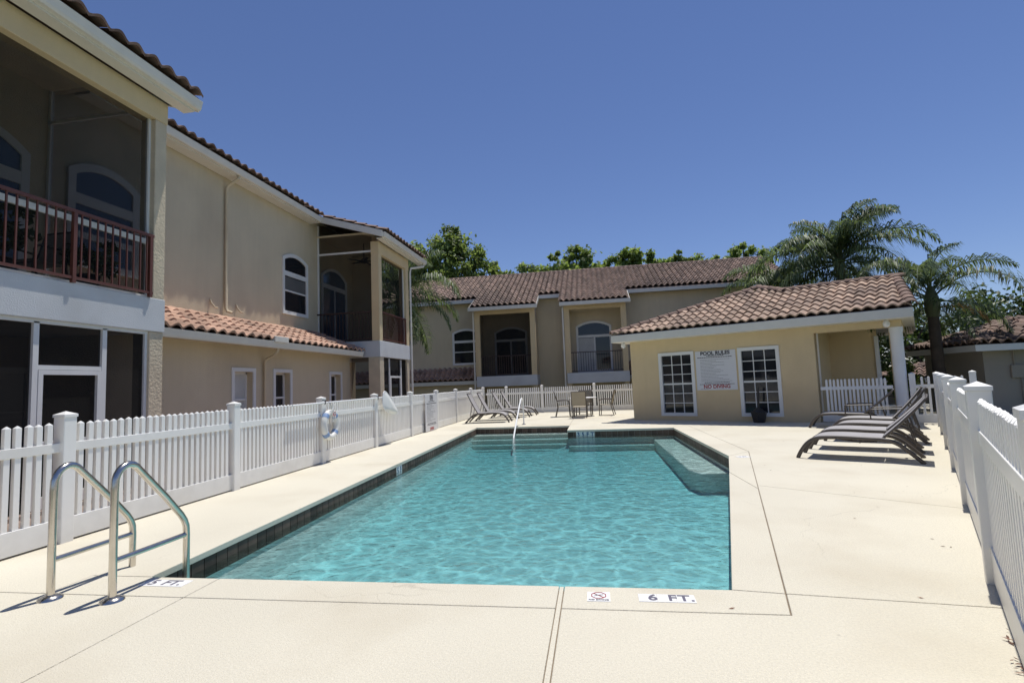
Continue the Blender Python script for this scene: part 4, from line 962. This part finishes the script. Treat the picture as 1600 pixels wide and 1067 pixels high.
# ------------------------------------------------------------------ loungers
def lounger(label, loc, rz, ang=47, arms=False, group=None):
    t = thing('sun_lounger', label, 'sun lounger', (0, 0, 0), 0, group); hw = .32
    prof = arc_pts([(0,0,0), (.06,0,.12), (.16,0,.25), (.30,0,.325), (.55,0,.345), (.95,0,.335), (1.18,0,.325), (1.33,0,.27), (1.48,0,.14), (1.62,0,0)])
    for s_ in (-1, 1):
        MB().tube([(p.x, s_*hw, p.z) for p in prof], .026, 8, flat=1.15).build('side_rail', BRONZE, t, smooth=60)
        MB().tube([(.62, s_*hw, .32), (.85, s_*hw, .285), (1.08, s_*hw, .30)], .013, 6).build('brace', BRONZE, t, smooth=60)
    for x, z in ((.2, .27), (.86, .28), (1.40, .20)): MB().tube([(x, -hw, z), (x, hw, z)], .015, 6).build('crossbar', BRONZE, t, smooth=60)
    sp = [p for p in prof if .13 < p.x < 1.16]; mb = MB(); k = len(sp)
    for dz in (.018, .006):
        for s_ in (-1, 0, 1): mb.v += [(p.x, s_*(hw-.012), p.z+dz+.010-(.006 if s_ == 0 else 0)) for p in sp]
    for c in range(2):
        for i in range(k-1):
            a = c*k+i; mb.f.append((a, a+1, a+k+1, a+k)); a += 3*k; mb.f.append((a+k, a+k+1, a+1, a))
    mb.build('seat_sling', SLING, t, smooth=60, fix=False)
    a = radians(ang); h0 = Vector((1.15, 0, .345)); d = Vector((cos(a), 0, sin(a))); n_ = Vector((-sin(a), 0, cos(a))); BL = .82
    bk = arc_pts([h0, h0+d*.3-n_*.01, h0+d*.6-n_*.005, h0+d*BL+n_*.01], 4)
    loop = [(p.x, -hw+.03, p.z) for p in bk]+[(p.x, hw-.03, p.z) for p in reversed(bk)]
    MB().tube(loop, .018, 8).build('back_frame', BRONZE, t, smooth=60)
    mb = MB(); k = len(bk)
    for dz in (.012, 0):
        for s_ in (-1, 0, 1): mb.v += [tuple(p+n_*(dz-(.012 if s_ == 0 else 0))+Vector((0, s_*(hw-.035), 0))) for p in bk]
    for c in range(2):
        for i in range(k-1):
            q = c*k+i; mb.f.append((q, q+1, q+k+1, q+k)); q += 3*k; mb.f.append((q+k, q+k+1, q+1, q))
    mb.build('back_sling', SLING, t, smooth=60, fix=False)
    pm_ = h0+d*.42
    for s_ in (-1, 1): MB().tube([(pm_.x, s_*(hw-.06), pm_.z), (pm_.x+.10, s_*(hw-.06), .24)], .011, 6).build('back_prop', BRONZE, t, smooth=60)
    if arms:
        for s_ in (-1, 1):
            MB().tube(arc_pts([(.78, s_*(hw+.03), .33), (.78, s_*(hw+.03), .52), (.84, s_*(hw+.03), .55), (1.32, s_*(hw+.03), .56)], 3), .015, 6).build('armrest', BRONZE, t, smooth=60)
    t.location = loc; t.rotation_euler = (0, 0, rz); return t
G1, G2 = 'grey loungers lined up by the right fence', 'grey loungers at the far left end of the pool'
for (s_, t_, an, ar, dr_, lab) in ((6.03,-6.45,46,False,0,'nearest grey sun lounger of the row by the right fence'), (6.02,-5.28,44,False,.02,'second grey sun lounger from the camera in the row by the right fence'),
        (6.10,-3.95,52,False,-.01,'third lounger by the right fence, its back panel set steepest'), (6.02,-2.75,50,True,.02,'fourth lounger by the right fence with thin armrests'),
        (5.42,-1.25,42,True,.03,'farthest grey lounger with armrests standing by the pool house porch')):
    lounger(lab, H(s_, t_), HROT+dr_, an, ar, G1)
for k, (x, y, an, lab) in enumerate(((-4.72,18.72,62,'nearest of the four grey loungers left of the far pool end'), (-4.62,19.9,62,'second grey lounger from the pool at the far left'), (-4.3,21.3,60,'third grey lounger from the pool at the far left'), (-4.15,22.5,60,'grey lounger in the far left corner closest to the back fence'))):
    lounger(lab, (x+1.62, y, 0), pi+.02*(k % 2), an, False, G2)

# ------------------------------------------------------------------ table and chairs
tc_ = Vector((-.50, 20.75, 0))
tb = thing('patio_table', 'round white-topped patio table near the back fence', 'table', tc_)
MB().lathe(tc_+Vector((0, 0, .70)), [(.50, 0), (.535, .01), (.535, .025), (.50, .03)], 28).build('table_top', WHITE, tb, smooth=40)
for k in range(4):
    a = k*pi/2+.7; d = Vector((cos(a), sin(a), 0)); MB().tube([tc_+d*.46+Vector((0,0,.70)), tc_+d*.44+Vector((0,0,.4)), tc_+d*.46], .022, 8).build('leg', BRONZE, tb, smooth=60)
def chair(label, loc, rz, group='sling chairs round the patio table'):
    t = thing('patio_chair', label, 'chair', (0, 0, 0), 0, group); hw = .27
    for s_ in (-1, 1):
        MB().tube(arc_pts([(.27, s_*hw, 0), (.25, s_*hw, .40), (.22, s_*hw, .62), (.0, s_*hw, .64), (-.22, s_*hw, .62)], 3), .017, 8).build('front_leg', BRONZE, t, smooth=60)
        MB().tube(arc_pts([(-.30, s_*hw, 0), (-.24, s_*hw, .22), (-.20, s_*hw, .42), (-.26, s_*hw, .70), (-.34, s_*hw, .98)], 3), .017, 8).build('rear_leg', BRONZE, t, smooth=60)
    MB().tube([(-.34, -hw, .98), (-.34, hw, .98)], .015, 8).build('top_rail', BRONZE, t, smooth=60)
    MB().tube([(-.24, -hw, .22), (-.24, hw, .22)], .013, 8).build('stretcher', BRONZE, t, smooth=60)
    MB().tube([(.245, -hw, .38), (.245, hw, .38)], .013, 8).build('stretcher', BRONZE, t, smooth=60)
    MB().extr([(.25, -hw+.02, .42), (.02, -hw+.02, .40), (-.20, -hw+.02, .40), (-.20, hw-.02, .40), (.02, hw-.02, .40), (.25, hw-.02, .42)], (0, 0, .012)).build('seat_sling', SLINGT, t)
    MB().extr([(-.195, -hw+.02, .46), (-.255, -hw+.02, .70), (-.335, -hw+.02, .97), (-.335, hw-.02, .97), (-.255, hw-.02, .70), (-.195, hw-.02, .46)], (-.012, 0, 0)).build('back_sling', SLINGT, t)
    t.location = loc; t.rotation_euler = (0, 0, rz); return t
chair('tan sling chair in front of the patio table with its back to the pool', (-.62, 19.85, 0), pi/2-.05)
chair('tan sling chair on the left side of the patio table', (-1.30, 20.75, 0), .1)
chair('tan sling chair on the right side of the patio table', (.42, 20.85, 0), pi-.15)
chair('tan sling chair on the far side of the patio table, mostly hidden', (-.42, 21.7, 0), -pi/2)

chair('dark sling chair on the near left balcony behind the red railing', (-8.1, 6.35, 3.0), -pi/2, None)
chair('dark sling chair on the near left balcony at the photo edge', (-8.2, 4.9, 3.0), .3, None)
def potted(label, x, y, z, h, seed):
    t = thing('potted_plant', label, 'plant', (x, y, z)); rng = random.Random(seed)
    MB().lathe((x, y, z), [(.11, 0), (.15, .26), (.165, .28), (.15, .30)], 14).build('pot', DARK, t, smooth=40)
    mb = MB(); leaf_cloud(mb, [((x, y, z+h), .32, 1), ((x+.1, y-.12, z+h-.2), .25, 1)], 420, .12, rng); mb.build('foliage', LEAF2, t, fix=False)
potted('dark leafy potted plant behind the balcony railing near its right end', -7.65, 6.75, 3.0, .62, 31)
potted('dark leafy potted plant behind the balcony railing nearer the photo edge', -7.7, 5.55, 3.0, .75, 32)
# ------------------------------------------------------------------ things on the fence and deck
pole = thing('skimmer_net', 'long white skimmer pole with a leaf net lying along the top of the left fence', 'pool net', (-5.13, 8.3, 1.15))
MB().tube([(-5.14, 8.2, 1.145), (-5.14, 12.15, 1.165)], .016, 8).build('pole', WHITE, pole, smooth=60)
for y in (9.25, 11.7): MB().tube(arc_pts([(-5.17, y, 1.20), (-5.12, y, 1.19), (-5.11, y, 1.14), (-5.13, y, 1.12)], 3), .008, 6).build('hook', DARK, pole)
loop = arc_pts([(-5.12, 12.02, 1.27), (-5.11, 12.14, 1.30), (-5.07, 12.48, 1.05), (-5.05, 12.76, .80), (-5.04, 12.66, .72), (-5.05, 12.30, .75), (-5.08, 11.98, .88), (-5.11, 11.95, 1.08), (-5.12, 12.02, 1.27)], 3)[:-1]
MB().tube(loop, .013, 6, closed=True).build('net_frame', WHITE, pole, smooth=60)
cN = sum((Vector(p) for p in loop), Vector())/len(loop); k = len(loop); mb = MB()
mb.v = [tuple(p) for p in loop]+[tuple(cN.lerp(Vector(p), .62)+Vector((.07, 0, -.05))) for p in loop]+[tuple(cN+Vector((.10, .02, -.10)))]
mb.f = [(i, (i+1) % k, k+(i+1) % k, k+i) for i in range(k)]+[(k+i, k+(i+1) % k, 2*k) for i in range(k)]
mb.build('net', CANVAS, pole, smooth=80)
MB().tube([(-5.14, 12.1, 1.16), (-5.11, 12.2, 1.10)], .022, 8).build('clip', DARK, pole)
lr = thing('life_ring', 'white life ring with blue bands hanging on a post of the left fence', 'life ring', (-5.12, 9.42, .72))
cR = Vector((-5.11, 9.42, .72))
MB().tube([cR+Vector((0, .235*cos(a), .235*sin(a))) for a in [2*pi*i/32 for i in range(32)]], .062, 12, closed=True).build('ring', CANVAS, lr, smooth=70)
for a0 in (.8, 2.37, 3.94, 5.51):
    MB().tube([cR+Vector((0, .235*cos(a), .235*sin(a))) for a in [a0-.16+.32*i/5 for i in range(6)]], .0655, 12).build('band', BLUE, lr, smooth=70)
mb = MB(); rng = random.Random(5)
for k in range(4):
    pts = [cR+Vector((.05+.02*rng.random(), -.06+.05*k+.03*sin(i*1.7+k), .40-.07*i)) for i in range(6)]
    mb.tube(arc_pts(pts, 3), .007, 5)
mb.build('rope', CANVAS, lr)
MB().box(-5.06, 9.42, .88, -5.05, 9.54, .97).build('tag', PINK, lr)
MB().tube(arc_pts([(-5.16, 9.38, 1.16), (-5.09, 9.40, 1.13), (-5.09, 9.42, .99)], 3), .008, 6).build('hook', STEEL, lr)
pot = thing('black_pot', 'black pot-shaped bin with a domed lid and rod below the right pool house window', 'pot', H(3.98, -.28))
p = H(3.98, -.28)
MB().lathe(p, [(.155, 0), (.16, .02), (.215, .27), (.225, .30), (.215, .32)], 6).build('pot', DARK, pot)
MB().lathe(p+Vector((0, 0, .32)), [(.16, 0), (.12, .05), (.05, .10), (.03, .12)], 14).build('lid', DARK, pot, smooth=50)
MB().tube([p+Vector((0, 0, .42)), p+uu*.03+Vector((0, 0, .98))], .028, 8).build('rod', DARK, pot, smooth=50)

# depth markers and waterline numbers
def flat(x, y, rz): return Matrix.Translation((x, y, 0)) @ Matrix.Rotation(rz, 4, 'Z')
def marker(label, x, y, rz, w_, h, lines, split=True, name='depth_marker'):
    t = thing(name, label, 'depth marker', (x, y, .002))
    M = flat(x, y, rz)
    n = 3 if split else 1
    for k in range(n): MB().box(-w_/2+k*w_/n+.001, -h/2, -.01, -w_/2+(k+1)*w_/n-.001, h/2, .003, M).build('marker_tile', WHITE, t)
    for txt, sz, dx, dy, m_, bd in lines: text_obj('lettering', txt, sz, m_, t, M @ Matrix.Translation((dx, dy, .0042)), bold=bd, ex=.0006)
    return t
GM = mat('marker_grey', (.13, .12, .16), .6)
marker('white tile marker reading 6 FT. on the near coping', .375, 3.452, -.005, .345, .115, [('6', .122, -.085, 0, GM, .0025), ('F', .122, .035, 0, GM, .0025), ('T.', .122, .118, 0, GM, .0025)])
marker('white depth tile partly behind the ladder at the near left corner', -3.22, 3.50, 0, .36, .12, [('5', .122, -.10, 0, GM, .0025), ('FT.', .122, .06, 0, GM, .0025)])
marker('small depth tile on the right coping beside the angled bench', 2.40, 9.32, .3, .2, .16, [('3 FT', .075, 0, 0, GM, .001)], False)
nd = thing('no_diving_marker', 'small white NO DIVING tile with a red ring on the near coping', 'marker', (-.045, 3.452, .002))
M = flat(-.045, 3.452, 0)
MB().box(-.072, -.072, -.01, .072, .072, .003, M).build('marker_tile', WHITE, nd)
ring = MB().tube([M @ Vector((.048*cos(a), .015+.048*sin(a), .0035)) for a in [2*pi*i/8+.39 for i in range(8)]], .0032, 4, closed=True); ring.tube([M @ Vector((-.034, .049, .0035)), M @ Vector((.034, -.019, .0035))], .003, 4); ring.build('ring', INKR, nd)
fig = MB(); fig.tube([M @ Vector((-.028, .006, .0035)), M @ Vector((.0, .02, .0035)), M @ Vector((.028, .026, .0035))], .003, 4); fig.tube([M @ Vector((-.02, .028, .0035)), M @ Vector((.016, .006, .0035))], .003, 4); fig.build('figure', INKG, nd)
text_obj('lettering', 'NO DIVING', .024, INK, nd, M @ Matrix.Translation((0, -.052, .0042)), ex=.0006, bold=.0006)
def water_number(label, P0, d, nin, txts, w_=.145):
    t = thing('number_tiles', label, 'number tiles', P0)
    M = frame_matrix(P0, d, Vector((0, 0, 1)), nin)
    for k, s_ in enumerate(txts):
        MB().box(k*w_+.002, -.15, 0, (k+1)*w_-.002, -.002, .014, M).build('number_tile', TRIM, t)
        if s_: text_obj('numeral', s_, .15, INKB, t, M @ Matrix.Translation(((k+.5)*w_, -.075, .015)), bold=.006)
    return t
water_number('white and blue depth number tiles on the far pool wall', Vector((-.60, 14.92, -.056)), Vector((1, 0, 0)), Vector((0, -1, 0)), ['3', '5', 'F', 'T'], .13)
d_ = (Vector((-3.63, 9.1, 0))-Vector((-3.46, 3.62, 0))).normalized()
water_number('white and blue depth number tiles on the left pool wall', Vector((-3.46, 3.62, -.056))+d_*5.45+Vector((-.02, 0, 0)), d_, Vector((d_.y, -d_.x, 0)), ['5', 'F'], .15)

# litter along the right fence foot
rng = random.Random(12); mb = MB()
for _ in range(110):
    d = rng.uniform(-2.2, 1.6); t_ = -14.16+d; p = H(FS-.04+rng.gauss(0, .012), t_, .004+rng.random()*.012)
    a = rng.uniform(0, 2*pi); l_ = rng.uniform(.008, .028); x = Vector((cos(a), sin(a), rng.uniform(-.1, .3)))*l_; y = Vector((-sin(a), cos(a), 0))*l_*.3
    i = len(mb.v); mb.v += [tuple(p-x), tuple(p+y), tuple(p+x), tuple(p-y)]; mb.f.append((i, i+1, i+2, i+3))
for _ in range(60):
    p = Vector((rng.uniform(-3, 6), rng.uniform(2.5, 14), .004)); 
    if rng.random() < .5: p = H(rng.uniform(5.6, 7.9), rng.uniform(-12, -3), .004)
    q = [Vector((*c, 0)) for c in POOL]
    if -3.9 < p.x < 2.3 and 3.6 < p.y < 16.6: continue
    a = rng.uniform(0, 2*pi); l_ = rng.uniform(.006, .022); x = Vector((cos(a), sin(a), .1))*l_; y = Vector((-sin(a), cos(a), 0))*l_*.35
    i = len(mb.v); mb.v += [tuple(p-x), tuple(p+y), tuple(p+x), tuple(p-y)]; mb.f.append((i, i+1, i+2, i+3))
mb.build('leaf_litter', LITTERM, fix=False, kind='stuff')
